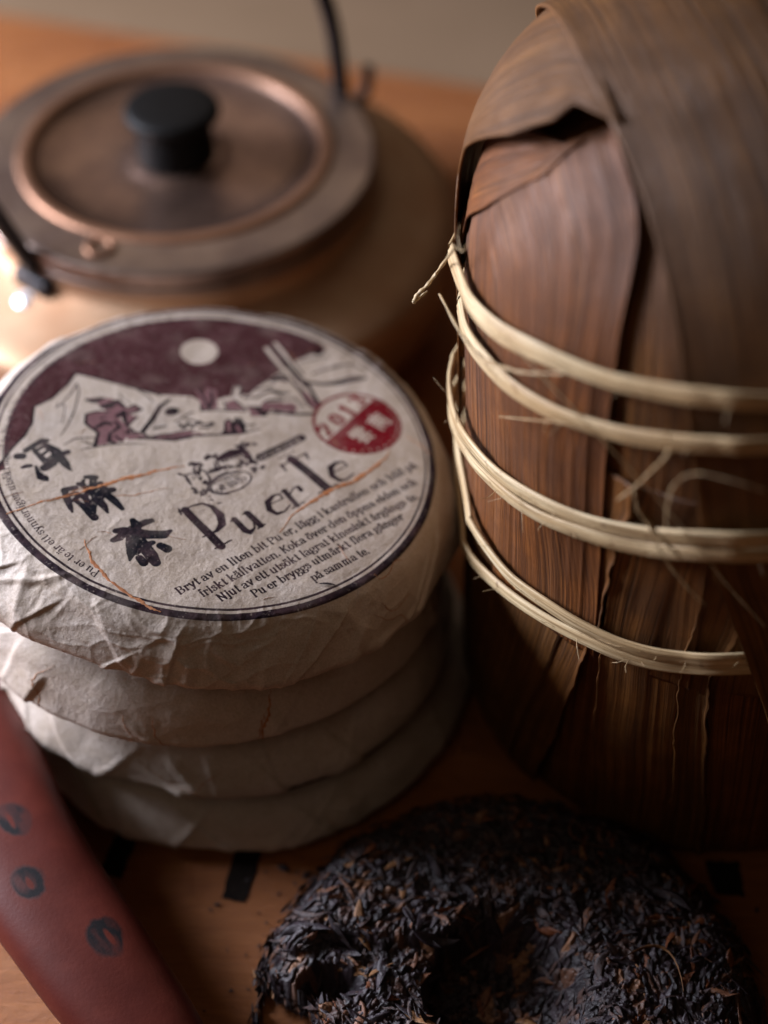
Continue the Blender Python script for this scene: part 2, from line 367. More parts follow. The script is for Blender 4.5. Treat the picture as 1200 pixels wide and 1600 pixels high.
s6 -4.4 -11.87 0.63 -4.07 -12.56 0.56 -4.41 -13.12 0.49 -4.88 -13.03 0.42 -4.97 -12.6 0.35 -4.75 -12.4 0.28
s6 -5.17 -10.64 0.63 -5.79 -10.64 0.56 -6 -10.09 0.49 -5.73 -9.7 0.42 -5.4 -9.8 0.35 -5.37 -10.1 0.28
s6 -3.58 -10.41 0.63 -3.54 -11.09 0.56 -3.97 -11.39 0.49 -4.31 -11.13 0.42 -4.25 -10.75 0.35 -4.01 -10.69 0.28
s6 -5.09 -10.04 0.63 -4.8 -9.64 0.56 -4.44 -9.75 0.49 -4.38 -10.11 0.42 -4.59 -10.28 0.35 -4.74 -10.17 0.28
s6 -2.44 -6.53 0.63 -1.92 -6.37 0.56 -1.63 -6.79 0.49 -1.8 -7.19 0.42 -2.1 -7.19 0.35 -2.17 -6.95 0.28
s6 -2.01 -7.59 0.63 -2.69 -7.54 0.56 -2.89 -6.91 0.49 -2.56 -6.5 0.42 -2.2 -6.64 0.35 -2.19 -6.97 0.28
s6 -2.4 -7.28 0.63 -2.95 -6.9 0.56 -2.91 -6.26 0.49 -2.48 -6.06 0.42 -2.22 -6.35 0.35 -2.33 -6.65 0.28
s6 -2.29 -7.63 0.63 -2.56 -6.85 0.56 -2.14 -6.3 0.49 -1.65 -6.46 0.42 -1.6 -6.94 0.35 -1.87 -7.12 0.28
s6 -1.47 -5.91 0.63 -2.05 -5.85 0.56 -2.21 -5.31 0.49 -1.92 -4.96 0.42 -1.62 -5.09 0.35 -1.62 -5.37 0.28
s6 -1.43 -6.64 0.63 -1.47 -5.81 0.56 -0.95 -5.45 0.49 -0.54 -5.79 0.42 -0.62 -6.24 0.35 -0.91 -6.31 0.28
s6 -1.46 -5.86 0.63 -1.06 -5.46 0.56 -0.66 -5.67 0.49 -0.66 -6.09 0.42 -0.92 -6.24 0.35 -1.07 -6.07 0.28
s6 2.09 -6.6 0.63 1.54 -6.94 0.56 1.13 -6.59 0.49 1.22 -6.09 0.42 1.55 -5.99 0.35 1.7 -6.23 0.28
s6 1.21 -4.06 0.63 1.43 -4.8 0.56 1.02 -5.28 0.49 0.58 -5.1 0.42 0.55 -4.67 0.35 0.8 -4.51 0.28
s6 0.3 -5.73 0.63 0.56 -5.35 0.56 0.9 -5.44 0.49 0.96 -5.77 0.42 0.78 -5.93 0.35 0.63 -5.83 0.28
s6 -0.25 -5.25 0.63 0.21 -5.52 0.56 0.2 -6.05 0.49 -0.14 -6.23 0.42 -0.36 -6 0.35 -0.28 -5.76 0.28
s6 -6.61 -23.7 0.63 -6.29 -23.06 0.56 -5.75 -23.1 0.49 -5.59 -23.58 0.42 -5.84 -23.87 0.35 -6.09 -23.76 0.28
s6 -4.63 -24.64 0.63 -4.21 -25.07 0.56 -4.35 -25.6 0.49 -4.74 -25.68 0.42 -4.91 -25.38 0.35 -4.78 -25.16 0.28
s6 -4.34 -26.05 0.63 -4.96 -26.13 0.56 -5.24 -25.61 0.49 -5 -25.18 0.42 -4.65 -25.24 0.35 -4.59 -25.53 0.28
s6 -4.86 -25.92 0.63 -5.36 -25.85 0.56 -5.49 -25.38 0.49 -5.23 -25.09 0.42 -4.97 -25.22 0.35 -4.97 -25.46 0.28
s6 -5.48 -24.6 0.63 -5.45 -23.9 0.56 -4.96 -23.67 0.49 -4.65 -23.99 0.42 -4.75 -24.37 0.35 -5.01 -24.39 0.28
s6 -2.77 -24.68 0.63 -2.62 -25.27 0.56 -2.96 -25.63 0.49 -3.31 -25.47 0.42 -3.31 -25.12 0.35 -3.11 -25.02 0.28
s6 -1.36 -25.16 0.63 -0.97 -25.27 0.56 -0.91 -25.67 0.49 -1.15 -25.86 0.42 -1.34 -25.73 0.35 -1.32 -25.54 0.28
s6 -1.43 -26.43 0.63 -1.84 -26.78 0.56 -2.22 -26.55 0.49 -2.2 -26.14 0.42 -1.94 -26.02 0.35 -1.79 -26.19 0.28
s6 -2.27 -23.46 0.63 -1.74 -23.91 0.56 -1.85 -24.55 0.49 -2.3 -24.69 0.42 -2.53 -24.37 0.35 -2.4 -24.09 0.28
s6 -2.25 -26.36 0.63 -2.23 -26.87 0.56 -2.56 -27.08 0.49 -2.81 -26.87 0.42 -2.76 -26.59 0.35 -2.58 -26.55 0.28
s6 -1.89 -25.79 0.63 -2.01 -26.54 0.56 -2.56 -26.71 0.49 -2.86 -26.31 0.42 -2.7 -25.93 0.35 -2.42 -25.94 0.28
s6 -0.23 -23.53 0.63 0.02 -23.19 0.56 0.33 -23.27 0.49 0.38 -23.58 0.42 0.21 -23.72 0.35 0.07 -23.63 0.28
s6 -1.78 -24.48 0.63 -1.2 -24.38 0.56 -0.94 -24.85 0.49 -1.15 -25.25 0.42 -1.47 -25.21 0.35 -1.53 -24.95 0.28
s6 -1.03 -23.32 0.63 -0.31 -23.51 0.56 -0.19 -24.21 0.49 -0.6 -24.58 0.42 -0.96 -24.36 0.35 -0.93 -24.02 0.28
s6 -3.59 -18.92 0.63 -4.04 -18.45 0.56 -3.89 -17.86 0.49 -3.46 -17.77 0.42 -3.27 -18.11 0.35 -3.42 -18.35 0.28
s6 -2.08 -19.51 0.63 -2 -20.1 0.56 -2.37 -20.39 0.49 -2.68 -20.18 0.42 -2.64 -19.85 0.35 -2.44 -19.78 0.28
s6 -2.06 -19.61 0.63 -2.1 -19.09 0.56 -1.78 -18.86 0.49 -1.52 -19.05 0.42 -1.55 -19.34 0.35 -1.74 -19.39 0.28
s6 -1.23 -20.75 0.63 -1.63 -20.84 0.56 -1.83 -20.52 0.49 -1.69 -20.23 0.42 -1.47 -20.24 0.35 -1.42 -20.42 0.28
s6 -1.55 -19.53 0.63 -1.28 -19.88 0.56 -1.42 -20.26 0.49 -1.71 -20.28 0.42 -1.81 -20.04 0.35 -1.7 -19.89 0.28
s6 -5.52 -15.23 0.63 -5.47 -14.64 0.56 -5.06 -14.46 0.49 -4.81 -14.75 0.42 -4.91 -15.07 0.35 -5.12 -15.08 0.28
s6 -5.99 -15.91 0.63 -6.29 -15.44 0.56 -6.08 -15 0.49 -5.73 -15.01 0.42 -5.63 -15.32 0.35 -5.78 -15.49 0.28
s6 -4.73 -14.48 0.63 -4.16 -15.04 0.56 -4.33 -15.76 0.49 -4.85 -15.88 0.42 -5.09 -15.48 0.35 -4.92 -15.18 0.28
s6 -6.31 -13.08 0.63 -6 -13.66 0.56 -6.26 -14.16 0.49 -6.68 -14.11 0.42 -6.78 -13.75 0.35 -6.59 -13.56 0.28
s6 10.3 0.3 0.63 9.54 0.21 0.56 9.22 0.86 0.49 9.54 1.39 0.42 9.96 1.31 0.35 10.02 0.95 0.28
s6 8.46 0.86 0.63 8.16 1.3 0.56 8.34 1.75 0.49 8.69 1.76 0.42 8.79 1.47 0.35 8.65 1.29 0.28
s6 7.99 1.31 0.63 8.24 1.69 0.56 8.58 1.61 0.49 8.63 1.29 0.42 8.45 1.12 0.35 8.31 1.22 0.28
s6 9.29 1.68 0.63 9.86 2.03 0.56 10.28 1.64 0.49 10.17 1.13 0.42 9.83 1.03 0.35 9.68 1.29 0.28
s6 11.86 0.85 0.63 11.51 1.56 0.56 11.85 2.17 0.49 12.35 2.1 0.42 12.45 1.65 0.35 12.22 1.43 0.28
s6 11.81 3.53 0.63 12.34 3.35 0.56 12.4 2.8 0.49 12.07 2.54 0.42 11.81 2.72 0.35 11.86 2.99 0.28
s6 11.43 0.49 0.63 10.71 0.47 0.56 10.45 1.13 0.49 10.78 1.6 0.42 11.17 1.49 0.35 11.2 1.14 0.28
s6 10.39 2.23 0.63 10.04 2.96 0.56 10.4 3.57 0.49 10.9 3.49 0.42 11 3.03 0.35 10.76 2.81 0.28
s6 12.9 2.76 0.63 12.99 3.28 0.56 13.35 3.4 0.49 13.55 3.13 0.42 13.44 2.86 0.35 13.26 2.87 0.28
s6 12.65 2.46 0.63 12.89 2.96 0.56 13.29 2.94 0.49 13.4 2.58 0.42 13.22 2.35 0.35 13.04 2.43 0.28
s6 15.97 3.13 0.63 15.34 2.57 0.56 14.77 2.91 0.49 14.81 3.55 0.42 15.21 3.75 0.35 15.42 3.49 0.28
s6 15.95 -5.78 0.63 16.04 -6.66 0.56 15.5 -7.09 0.49 15.05 -6.79 0.42 15.1 -6.29 0.35 15.41 -6.18 0.28
s6 15.06 -6.12 0.63 15.79 -6.36 0.56 15.87 -7.11 0.49 15.42 -7.47 0.42 15.06 -7.22 0.35 15.12 -6.85 0.28
s6 16.1 -6.91 0.63 16.67 -6.79 0.56 16.94 -7.25 0.49 16.73 -7.66 0.42 16.42 -7.64 0.35 16.35 -7.37 0.28
s6 13.7 -5.9 0.63 14.28 -5.36 0.56 14.82 -5.67 0.49 14.8 -6.26 0.42 14.43 -6.46 0.35 14.22 -6.22 0.28
s6 15 -5.42 0.63 14.53 -5.57 0.56 14.28 -5.2 0.49 14.43 -4.84 0.42 14.7 -4.84 0.35 14.76 -5.06 0.28
s6 14.65 -5.43 0.63 14.89 -5.79 0.56 14.73 -6.16 0.49 14.45 -6.16 0.42 14.36 -5.92 0.35 14.48 -5.78 0.28
s6 15.5 -6.89 0.63 14.88 -7.04 0.56 14.56 -6.54 0.49 14.78 -6.08 0.42 15.14 -6.09 0.35 15.21 -6.38 0.28
s6 15.77 -10.67 0.63 15.05 -11 0.56 14.59 -10.49 0.49 14.77 -9.88 0.42 15.2 -9.82 0.35 15.34 -10.14 0.28
s6 16.47 -11.73 0.63 16.07 -12.29 0.56 15.57 -12.16 0.49 15.5 -11.67 0.42 15.78 -11.43 0.35 15.99 -11.58 0.28
s6 16.51 -11.03 0.63 16.29 -10.59 0.56 16.51 -10.21 0.49 16.83 -10.26 0.42 16.89 -10.54 0.35 16.74 -10.67 0.28
s6 15.5 -9.53 0.63 16.07 -9.18 0.56 16.49 -9.55 0.49 16.39 -10.06 0.42 16.04 -10.16 0.35 15.9 -9.91 0.28
s6 18.89 -9.14 0.63 18.58 -9.55 0.56 18.2 -9.44 0.49 18.15 -9.07 0.42 18.37 -8.9 0.35 18.52 -9.01 0.28
s6 19.41 -9.83 0.63 18.72 -9.68 0.56 18.59 -9 0.49 18.99 -8.62 0.42 19.34 -8.82 0.35 19.31 -9.16 0.28
s6 18.65 -10.06 0.63 18.49 -9.62 0.56 18.72 -9.3 0.49 19 -9.38 0.42 19.03 -9.65 0.35 18.89 -9.75 0.28
s6 18.76 -8.48 0.63 19.18 -8.09 0.56 19.58 -8.31 0.49 19.56 -8.74 0.42 19.29 -8.89 0.35 19.14 -8.71 0.28
s6 10.91 -7.7 0.63 11.36 -8.33 0.56 11.1 -8.99 0.49 10.59 -9.01 0.42 10.43 -8.59 0.35 10.63 -8.33 0.28
s6 10.15 -6.91 0.63 10.17 -6.17 0.56 10.66 -5.89 0.49 11 -6.22 0.42 10.9 -6.62 0.35 10.64 -6.66 0.28
s6 11.01 -6.93 0.63 11.57 -7.49 0.56 11.38 -8.22 0.49 10.86 -8.33 0.42 10.63 -7.93 0.35 10.81 -7.63 0.28
s6 9.82 -9.48 0.63 9.45 -8.88 0.56 9.71 -8.31 0.49 10.17 -8.32 0.42 10.3 -8.71 0.35 10.1 -8.93 0.28
s6 10.92 -7.08 0.63 11.39 -6.61 0.56 11.85 -6.85 0.49 11.85 -7.35 0.42 11.54 -7.52 0.35 11.36 -7.33 0.28
s6 13.37 -7.58 0.63 12.92 -7.97 0.56 12.51 -7.73 0.49 12.53 -7.27 0.42 12.82 -7.13 0.35 12.98 -7.32 0.28
s6 14.49 -6.74 0.63 14.48 -7.41 0.56 14.04 -7.67 0.49 13.73 -7.39 0.42 13.81 -7.02 0.35 14.05 -6.98 0.28
s6 13.78 -6.9 0.63 14.21 -6.48 0.56 14.62 -6.69 0.49 14.62 -7.14 0.42 14.34 -7.29 0.35 14.18 -7.12 0.28
s6 13.24 -8.83 0.63 12.75 -9.01 0.56 12.46 -8.64 0.49 12.61 -8.25 0.42 12.89 -8.23 0.35 12.98 -8.45 0.28
s6 -11.9 -16.49 0.63 -11.61 -16.18 0.56 -11.3 -16.31 0.49 -11.28 -16.63 0.42 -11.47 -16.75 0.35 -11.6 -16.64 0.28
s6 9.28 -4.31 0.63 8.72 -3.95 0.56 8.77 -3.31 0.49 9.19 -3.11 0.42 9.45 -3.39 0.35 9.34 -3.69 0.28
s6 8.78 -3.3 0.63 8.81 -4 0.56 8.37 -4.3 0.49 8.03 -4.02 0.42 8.1 -3.64 0.35 8.34 -3.58 0.28
s6 8.56 -3.25 0.63 8.55 -4.09 0.56 8 -4.42 0.49 7.61 -4.07 0.42 7.72 -3.61 0.35 8.01 -3.55 0.28
s6 24.72 -3.02 0.63 25.04 -3.17 0.63
s6 26.03 -2.33 0.63 26.35 -2.49 0.63
s6 26.86 -0.8 0.63 27.17 -0.95 0.63
s6 28.4 -0.47 0.63 28.72 -0.62 0.63
s6 29.81 1.22 0.63 30.13 1.06 0.63
s6 0.11 -26.91 0.63 0.42 -27.06 0.63
s6 0.87 -28.66 0.63 1.18 -28.8 0.63
s6 1.53 -28.88 0.63 1.84 -29.03 0.63
s6 3.55 -30.16 0.63 3.86 -30.31 0.63
s6 4.38 -29.76 0.63 4.69 -29.9 0.63"""
# ------------------------------------------------------------------ flat print of the paper label (drawn here, stroke by stroke, in millimetres on the disc)
GLYPH = {
'a': (52, "38,36 38,8 42,0 49,4|8,38 16,46 28,48 38,38|38,28 22,24 10,18 9,8 18,0 30,3 38,12"),
'b': (56, "14,74 14,0|5,74 14,74|14,36 26,47 42,42 47,24 42,6 28,0 14,6"),
'c': (46, "40,38 30,47 16,43 9,24 16,5 30,0 42,10"),
'd': (58, "42,74 42,0|33,74 42,74|42,0 50,0|42,38 28,48 13,42 8,24 13,6 26,0 42,8"),
'e': (48, "10,26 41,26|41,26 38,40 26,48 14,42 9,24 15,6 27,0 41,9"),
'f': (34, "34,70 26,75 18,66 18,0|6,46 30,46|8,0 28,0"),
'g': (54, "40,40 26,47 11,42 9,30 14,20 28,17 40,24 43,34 38,42|20,17 10,8 24,4 42,2 46,-8 38,-20 20,-22 8,-15 10,-4 20,4|40,42 50,46"),
'h': (60, "14,74 14,0|5,74 14,74|5,0 24,0|14,34 28,47 42,42 44,30 44,0|35,0 54,0"),
'i': (30, "15,46 15,0|6,46 15,46|6,0 24,0|15,63 15,67"),
'j': (28, "16,46 16,-12 8,-20 0,-16|7,46 16,46|16,63 16,67"),
'k': (58, "14,74 14,0|5,74 14,74|5,0 24,0|42,46 16,20|24,27 44,0|34,46 52,46|34,0 56,0"),
'l': (30, "15,74 15,0|6,74 15,74|6,0 24,0"),
'm': (90, "14,46 14,0|5,46 14,46|5,0 23,0|14,34 26,47 38,42 40,30 40,0|32,0 49,0|40,34 54,47 66,42 68,30 68,0|59,0 78,0"),
'n': (60, "14,46 14,0|5,46 14,46|5,0 24,0|14,34 28,47 42,42 44,30 44,0|35,0 54,0"),
'o': (52, "26,48 13,42 8,24 13,6 26,0 39,6 44,24 39,42 26,48"),
'p': (56, "14,46 14,-22|5,46 14,46|5,-22 24,-22|14,36 26,47 42,42 47,24 42,6 28,0 14,6"),
'r': (43, "14,46 14,0|5,46 14,46|5,0 25,0|14,30 22,44 32,47 37,42 37,38"),
's': (42, "34,38 24,48 12,44 10,34 20,27 32,21 34,10 24,0 12,2 7,11"),
't': (36, "18,62 18,8 24,0 33,5|6,46 31,46"),
'u': (60, "14,46 14,12 20,1 32,1 44,14|44,46 44,0|5,46 14,46|35,46 44,46|44,0 54,0"),
'v': (54, "10,46 27,0|27,0 44,46|2,46 20,46|36,46 52,46"),
'y': (54, "10,46 28,2|44,46 24,-12 14,-22 6,-16|2,46 20,46|36,46 52,46"),
'B': (66, "16,70 16,0|6,70 36,70 50,62 50,46 36,37 16,37|36,37 54,28 54,9 38,0 6,0"),
'P': (60, "16,70 16,0|6,70 36,70 52,60 50,42 34,34 16,34|6,0 28,0"),
'N': (72, "14,70 14,0|14,70 54,0|54,70 54,0|4,70 14,70|5,0 23,0|46,70 63,70"),
'K': (66, "16,70 16,0|54,70 16,28|28,40 54,0|6,70 26,70|6,0 26,0|44,70 62,70|44,0 64,0"),
'A': (62, "30,70 8,0|30,70 54,0|16,24 46,24"), 'C': (58, "50,56 38,70 20,66 10,35 20,4 38,0 50,14"),
'E': (56, "16,70 16,0|6,70 48,70|16,36 38,36|6,0 50,0"), 'F': (52, "16,70 16,0|6,70 48,70|16,36 38,36"),
'H': (66, "16,70 16,0|52,70 52,0|16,36 52,36"), 'I': (32, "16,70 16,0|7,70 25,70|7,0 25,0"),
'L': (50, "14,70 14,0|6,70 24,70|6,0 46,0"), 'M': (78, "14,0 14,70|14,70 38,12|38,12 62,70|62,70 62,0"),
'O': (64, "32,70 14,62 8,35 14,8 32,0 50,8 56,35 50,62 32,70"), 'Q': (64, "32,70 14,62 8,35 14,8 32,0 50,8 56,35 50,62 32,70|34,16 56,-8"),
'R': (64, "16,70 16,0|6,70 36,70 50,60 48,44 34,36 16,36|34,36 56,0"), 'S': (52, "44,58 30,70 12,64 12,46 40,26 42,8 24,0 8,12"),
'T': (60, "30,70 30,0|6,70 54,70|20,0 40,0"), 'U': (66, "14,70 14,18 24,1 42,1 52,18 52,70"), 'Y': (60, "8,70 30,34|52,70 30,34|30,34 30,0"),
',': (24, "11,6 12,2 8,-9"), '.': (24, "11,2 11,5"), '-': (34, "6,24 28,24"),
'0': (56, "28,70 14,60 10,35 14,10 28,0 42,10 46,35 42,60 28,70"), '1': (44, "12,58 24,70 24,0|12,0 36,0"),
'2': (56, "10,54 18,68 34,69 44,56 40,38 10,3|10,3 46,3"), '3': (54, "10,60 24,70 40,62 40,46 24,38|24,38 42,32 44,12 26,0 9,9"), ' ': (24, ""),
}
for base, new in (('a', '\u00e5'), ('a', '\u00e4'), ('o', '\u00f6')):
    ad, st = GLYPH[base]; c = 24 if base == 'a' else 26
    GLYPH[new] = (ad, st + ("|%d,56 %d,62 %d,68 %d,62 %d,56" % (c, c - 6, c, c + 6, c) if new == '\u00e5' else "|%d,62 %d,66|%d,62 %d,66" % (c - 9, c - 9, c + 9, c + 9)))
INK = [None, lin(66, 32, 34), lin(24, 12, 18), lin(116, 82, 84), lin(8, 8, 20), lin(108, 0, 16), lin(34, 20, 28)]

TEX = 2048
class Canvas:
    def __init__(self, half=100.0):
        self.half = half; self.k = TEX / (2 * half)
        self.rgb = np.zeros((TEX, TEX, 3), np.float32); self.a = np.zeros((TEX, TEX), np.float32)
    def comp(self, y0, y1, x0, x1, cov, ink):
        A = self.a[y0:y1, x0:x1]
        if ink == 0: A *= (1 - cov); return
        c = np.array(INK[ink], np.float32); C = self.rgb[y0:y1, x0:x1]
        C += (c - C) * np.clip(cov / np.maximum(A * (1 - cov) + cov, 1e-5), 0, 1)[..., None]
        np.copyto(A, A * (1 - cov) + cov)
    def stroke(self, ink, P):
        """P: rows of x, y, width in mm; one union coverage per stroke"""
        P = np.array(P, float); q = np.c_[(P[:, 0] + self.half) * self.k, (P[:, 1] + self.half) * self.k, P[:, 2] * self.k * .5]
        m = q[:, 2].max() + 3
        x0 = int(max(0, q[:, 0].min() - m)); x1 = int(min(TEX, q[:, 0].max() + m)); y0 = int(max(0, q[:, 1].min() - m)); y1 = int(min(TEX, q[:, 1].max() + m))
        if x1 <= x0 or y1 <= y0: return
        cov = np.zeros((y1 - y0, x1 - x0), np.float32)
        for (ax, ay, aw), (bx, by, bw) in zip(q[:-1], q[1:]):
            mm_ = max(aw, bw) + 2
            u0 = max(x0, int(min(ax, bx) - mm_)); u1 = min(x1, int(max(ax, bx) + mm_) + 1); v0 = max(y0, int(min(ay, by) - mm_)); v1 = min(y1, int(max(ay, by) + mm_) + 1)
            if u1 <= u0 or v1 <= v0: continue
            X = np.arange(u0, u1)[None, :] + .5; Y = np.arange(v0, v1)[:, None] + .5
            dx, dy = bx - ax, by - ay; L = dx * dx + dy * dy + 1e-9
            t = np.clip(((X - ax) * dx + (Y - ay) * dy) / L, 0, 1)
            d = np.hypot(X - ax - t * dx, Y - ay - t * dy) - (aw + (bw - aw) * t)
            w = cov[v0 - y0:v1 - y0, u0 - x0:u1 - x0]; np.maximum(w, np.clip(.5 - d * .8, 0, 1), out=w)
        self.comp(y0, y1, x0, x1, cov.astype(np.float32), ink)
    def poly(self, ink, P):
        q = (np.array(P, float) + self.half) * self.k
        x0 = int(max(0, q[:, 0].min() - 2)); x1 = int(min(TEX, q[:, 0].max() + 2)); y0 = int(max(0, q[:, 1].min() - 2)); y1 = int(min(TEX, q[:, 1].max() + 2))
        Y, X = np.mgrid[y0:y1, x0:x1] + .5
        ins = np.zeros(X.shape, bool)
        for (ax, ay), (bx, by) in zip(q, np.roll(q, -1, 0)):
            if ay == by: continue
            c = ((ay > Y) != (by > Y)) & (X < (bx - ax) * (Y - ay) / (by - ay) + ax)
            ins ^= c
        cov = ins.astype(np.float32)
        cov[1:-1, 1:-1] = (cov[1:-1, 1:-1] * 2 + cov[:-2, 1:-1] + cov[2:, 1:-1] + cov[1:-1, :-2] + cov[1:-1, 2:]) / 6
        self.comp(y0, y1, x0, x1, cov, ink)
    def glyph(self, ch, ink, pos, ang, size, bold=1.0, sx=1.0):
        """stroke letter: thick uprights, thin level strokes"""
        ad, st = GLYPH[ch]; ca, sa = math.cos(ang), math.sin(ang)
        for s in st.split('|'):
            if not s: continue
            p = np.array([[float(v) for v in q.split(',')] for q in s.split()])
            if len(p) > 3: p = catmull(p, 3)
            d = np.gradient(p, axis=0); d /= np.linalg.norm(d, axis=1)[:, None] + 1e-9
            w = (5.0 + 9.5 * np.abs(d[:, 1]) ** 1.3) * bold
            x = p[:, 0] * sx * size / 100; y = p[:, 1] * size / 100
            self.stroke(ink, np.c_[pos[0] + x * ca - y * sa, pos[1] + x * sa + y * ca, w * size / 100])
        return ad * sx * size / 100
    def line(self, txt, ink, a, b, bold=1.0, size=None):
        a, b = np.array(a), np.array(b); L = np.hypot(*(b - a)); ang = math.atan2(b[1] - a[1], b[0] - a[0])
        tot = sum(GLYPH[c][0] for c in txt) / 100
        sz = size or L / tot; sx = L / (tot * sz); pos = a.copy()
        u = (b - a) / L
        for c in txt: pos = pos + u * self.glyph(c, ink, pos, ang, sz, bold, sx)
    def arc_text(self, txt, ink, r, a0, size, bold=1.0):
        """clockwise, letter tops pointing outwards"""
        a = a0
        for c in txt:
            w = GLYPH[c][0] * size / 100
            self.glyph(c, ink, (r * math.cos(a), r * math.sin(a)), a - math.pi / 2, size, bold)
            a -= w / r

def make_print():
    cv = Canvas()
    for row in ART.strip().split('\n'):
        k, ink = row[0], int(row[1]); v = np.array([float(x) for x in row[2:].split()])
        if k == 's':
            v = v.reshape(-1, 3); v[:, 2] *= {4: 1.28, 2: 1.75, 3: 1.2, 6: 1.35}.get(ink, 1.15)
            if ink == 6 and v[:, 2].max() > .5 * 1.35: v[:, 2] = np.maximum(v[:, 2] * .74, .75)
            cv.stroke(ink, v)
        else: cv.poly(ink, v.reshape(-1, 2))
    rings = np.linspace(0, 2 * math.pi, 181)
    for r, w in ((83.9, 2.7), (81.0, .9)):
        cv.stroke(6, np.c_[r * np.cos(rings), r * np.sin(rings), np.full(181, w)])
    L = [("Bryt av en liten bit Pu er, l\u00e4gg i kastrullen och h\u00e4ll p\u00e5", (-6.59, -75.85), (77.88, -0.86)),
         ("friskt k\u00e4llvatten. Koka \u00f6ver den \u00f6ppna elden och", (1.37, -76.18), (77.73, -10.02)),
         ("Njut av ett uts\u00f6kt lagrat kinesiskt \u00e5rg\u00e5ngs-te.", (7.85, -77.26), (78.33, -17.54)),
         ("Pu er bryggs utm\u00e4rkt flera g\u00e5nger", (19.42, -74.23), (72.63, -29.03)),
         ("p\u00e5 samma te.", (39.68, -64.45), (59.85, -48.12))]
    for t, a, b in L: cv.line(t, 6, a, b, 1.2, 4.6)
    cv.line("SPECIALISTS", 6, (1.1, -21.0), (11.3, -13.6), 1.0, 2.6)
    cv.line("IN TEA OF", 6, (4.0, -22.4), (11.4, -16.4), 1.0, 2.7)
    cv.line("FINE QUALITY", 6, (3.3, -25.0), (14.0, -16.4), 1.0, 2.8)
    cv.line("STOCKHOLM", 0, (17.9, -5.4), (33.0, 7.7), .9, 2.6)
    cv.line("TEA", 6, (-0.4, -15.15), (2.9, -12.1), 1.1, 3.0)
    cv.line("CENTRE", 0, (3.5, -9.6), (12.5, -3.9), .9, 2.6)
    cv.line("THE", 6, (-8.2, -20.5), (-2.6, -16.6), 1.0, 3.2)
    ring = "Pu er te \u00e4r ett synnerligen uts\u00f6kt lagrat te "
    cv.arc_text(ring * 3, 6, 76.0, R(-117), 4.3, .9)
    # seal
    c = np.array([54.3, 20.3]); th = np.linspace(0, 2 * math.pi, 61); r = 17.6
    disc = np.c_[c[0] + r * np.cos(th), c[1] + r * np.sin(th)]
    cv.poly(5, disc)
    a = math.atan2(34.3 - 8.07, 61.85 - 44.07)
    u = np.array([math.cos(a), math.sin(a)]); n = np.array([-u[1], u[0]])
    th2 = np.linspace(a + .20, a + math.pi - .20, 40); rr = r - 1.3
    half = [c + rr * np.array([math.cos(t), math.sin(t)]) for t in th2]
    cv.poly(0, half)
    for ch, s_ in zip("2013", (-13.5, -5.8, 1.5, 8.2)):
        p = c + u * s_ + n * 4.2
        cv.glyph(ch, 5, p, a, 9.0, 1.5)
    for t in np.linspace(a - math.pi + .3, a - .3, 13):
        p = c + (r - 1.9) * np.array([math.cos(t), math.sin(t)]); cv.stroke(0, [[*p, .8], [*(p + .05), .8]])
    YUN = "20,92 80,92|50,92 50,50|14,78 14,62|14,78 86,78 86,62|28,68 38,66|28,58 38,56|62,68 72,66|62,58 72,56|28,44 72,44|12,32 88,32|46,32 26,8 74,10|64,20 80,2"
    NAN = "14,82 86,82|50,96 50,68|20,66 20,4|20,66 82,66 82,6 74,6|38,58 44,50|62,58 56,50|34,46 68,46|32,32 70,32|50,46 50,10"
    for G, cc in ((YUN, (55.9, 13.9)), (NAN, (62.6, 22.6))):
        for s in G.split('|'):
            p = np.array([[float(v) for v in q.split(',')] for q in s.split()]) - 50
            p = p * .092
            cv.stroke(0, np.c_[cc[0] + p[:, 0] * u[0] + p[:, 1] * n[0], cc[1] + p[:, 0] * u[1] + p[:, 1] * n[1], np.full(len(p), .95)])
    # wear: ink thins and flakes
    yy, xx = np.mgrid[0:TEX:2, 0:TEX:2] / TEX
    P = np.stack([xx, yy, xx * 0], -1)
    wear = np.clip(1.0 - .55 * np.clip(fbm(P * 260, 3, 2) * 2.6 - .95, 0, 1) - .10 * np.clip(fbm(P * 22, 8, 2) * 2, 0, 1), 0, 1)
    cv.a *= np.repeat(np.repeat(wear, 2, 0), 2, 1)
    img = bpy.data.images.new("label_print", TEX, TEX, alpha=True, float_buffer=True)
    img.colorspace_settings.name = 'Non-Color'
    img.alpha_mode = 'CHANNEL_PACKED'
    out = np.concatenate([cv.rgb, cv.a[..., None]], -1).astype(np.float32)
    img.pixels.foreach_set(out.ravel()); img.update()
    return img

def make_stamp_print():
    """three worn round stamps, on the (length, width) sheet of the strap"""
    W, H = 1024, 256
    X, Y = np.meshgrid((np.arange(W) + .5) / W, (np.arange(H) + .5) / H); a = np.zeros((H, W))
    for k, (u, v, ru, rv) in enumerate(STAMP_UV):
        dx, dy = (X - u) / ru, (Y - v) / rv
        n = fbm(np.stack([X * 46, Y * 12, X * 0 + k], -1), 120 + k, 3)
        r = np.hypot(dx, dy) + n * .30
        hole = np.hypot((dx - .05) * (1.1 if k else .9), (dy + .15 * (k - 1)) * 2.6) + n * .25
        blot = np.clip((1 - r) / .22, 0, 1) * np.clip((hole - .26) / .22, 0, 1)
        a = np.maximum(a, blot * np.clip(.92 + n * 1.0, .45, 1))
    img = bpy.data.images.new("stamp_print", W, H, alpha=True, float_buffer=True); img.colorspace_settings.name = 'Non-Color'
    img.pixels.foreach_set(np.stack([a, a, a, np.ones_like(a)], -1).astype(np.float32).ravel()); img.update(); return img
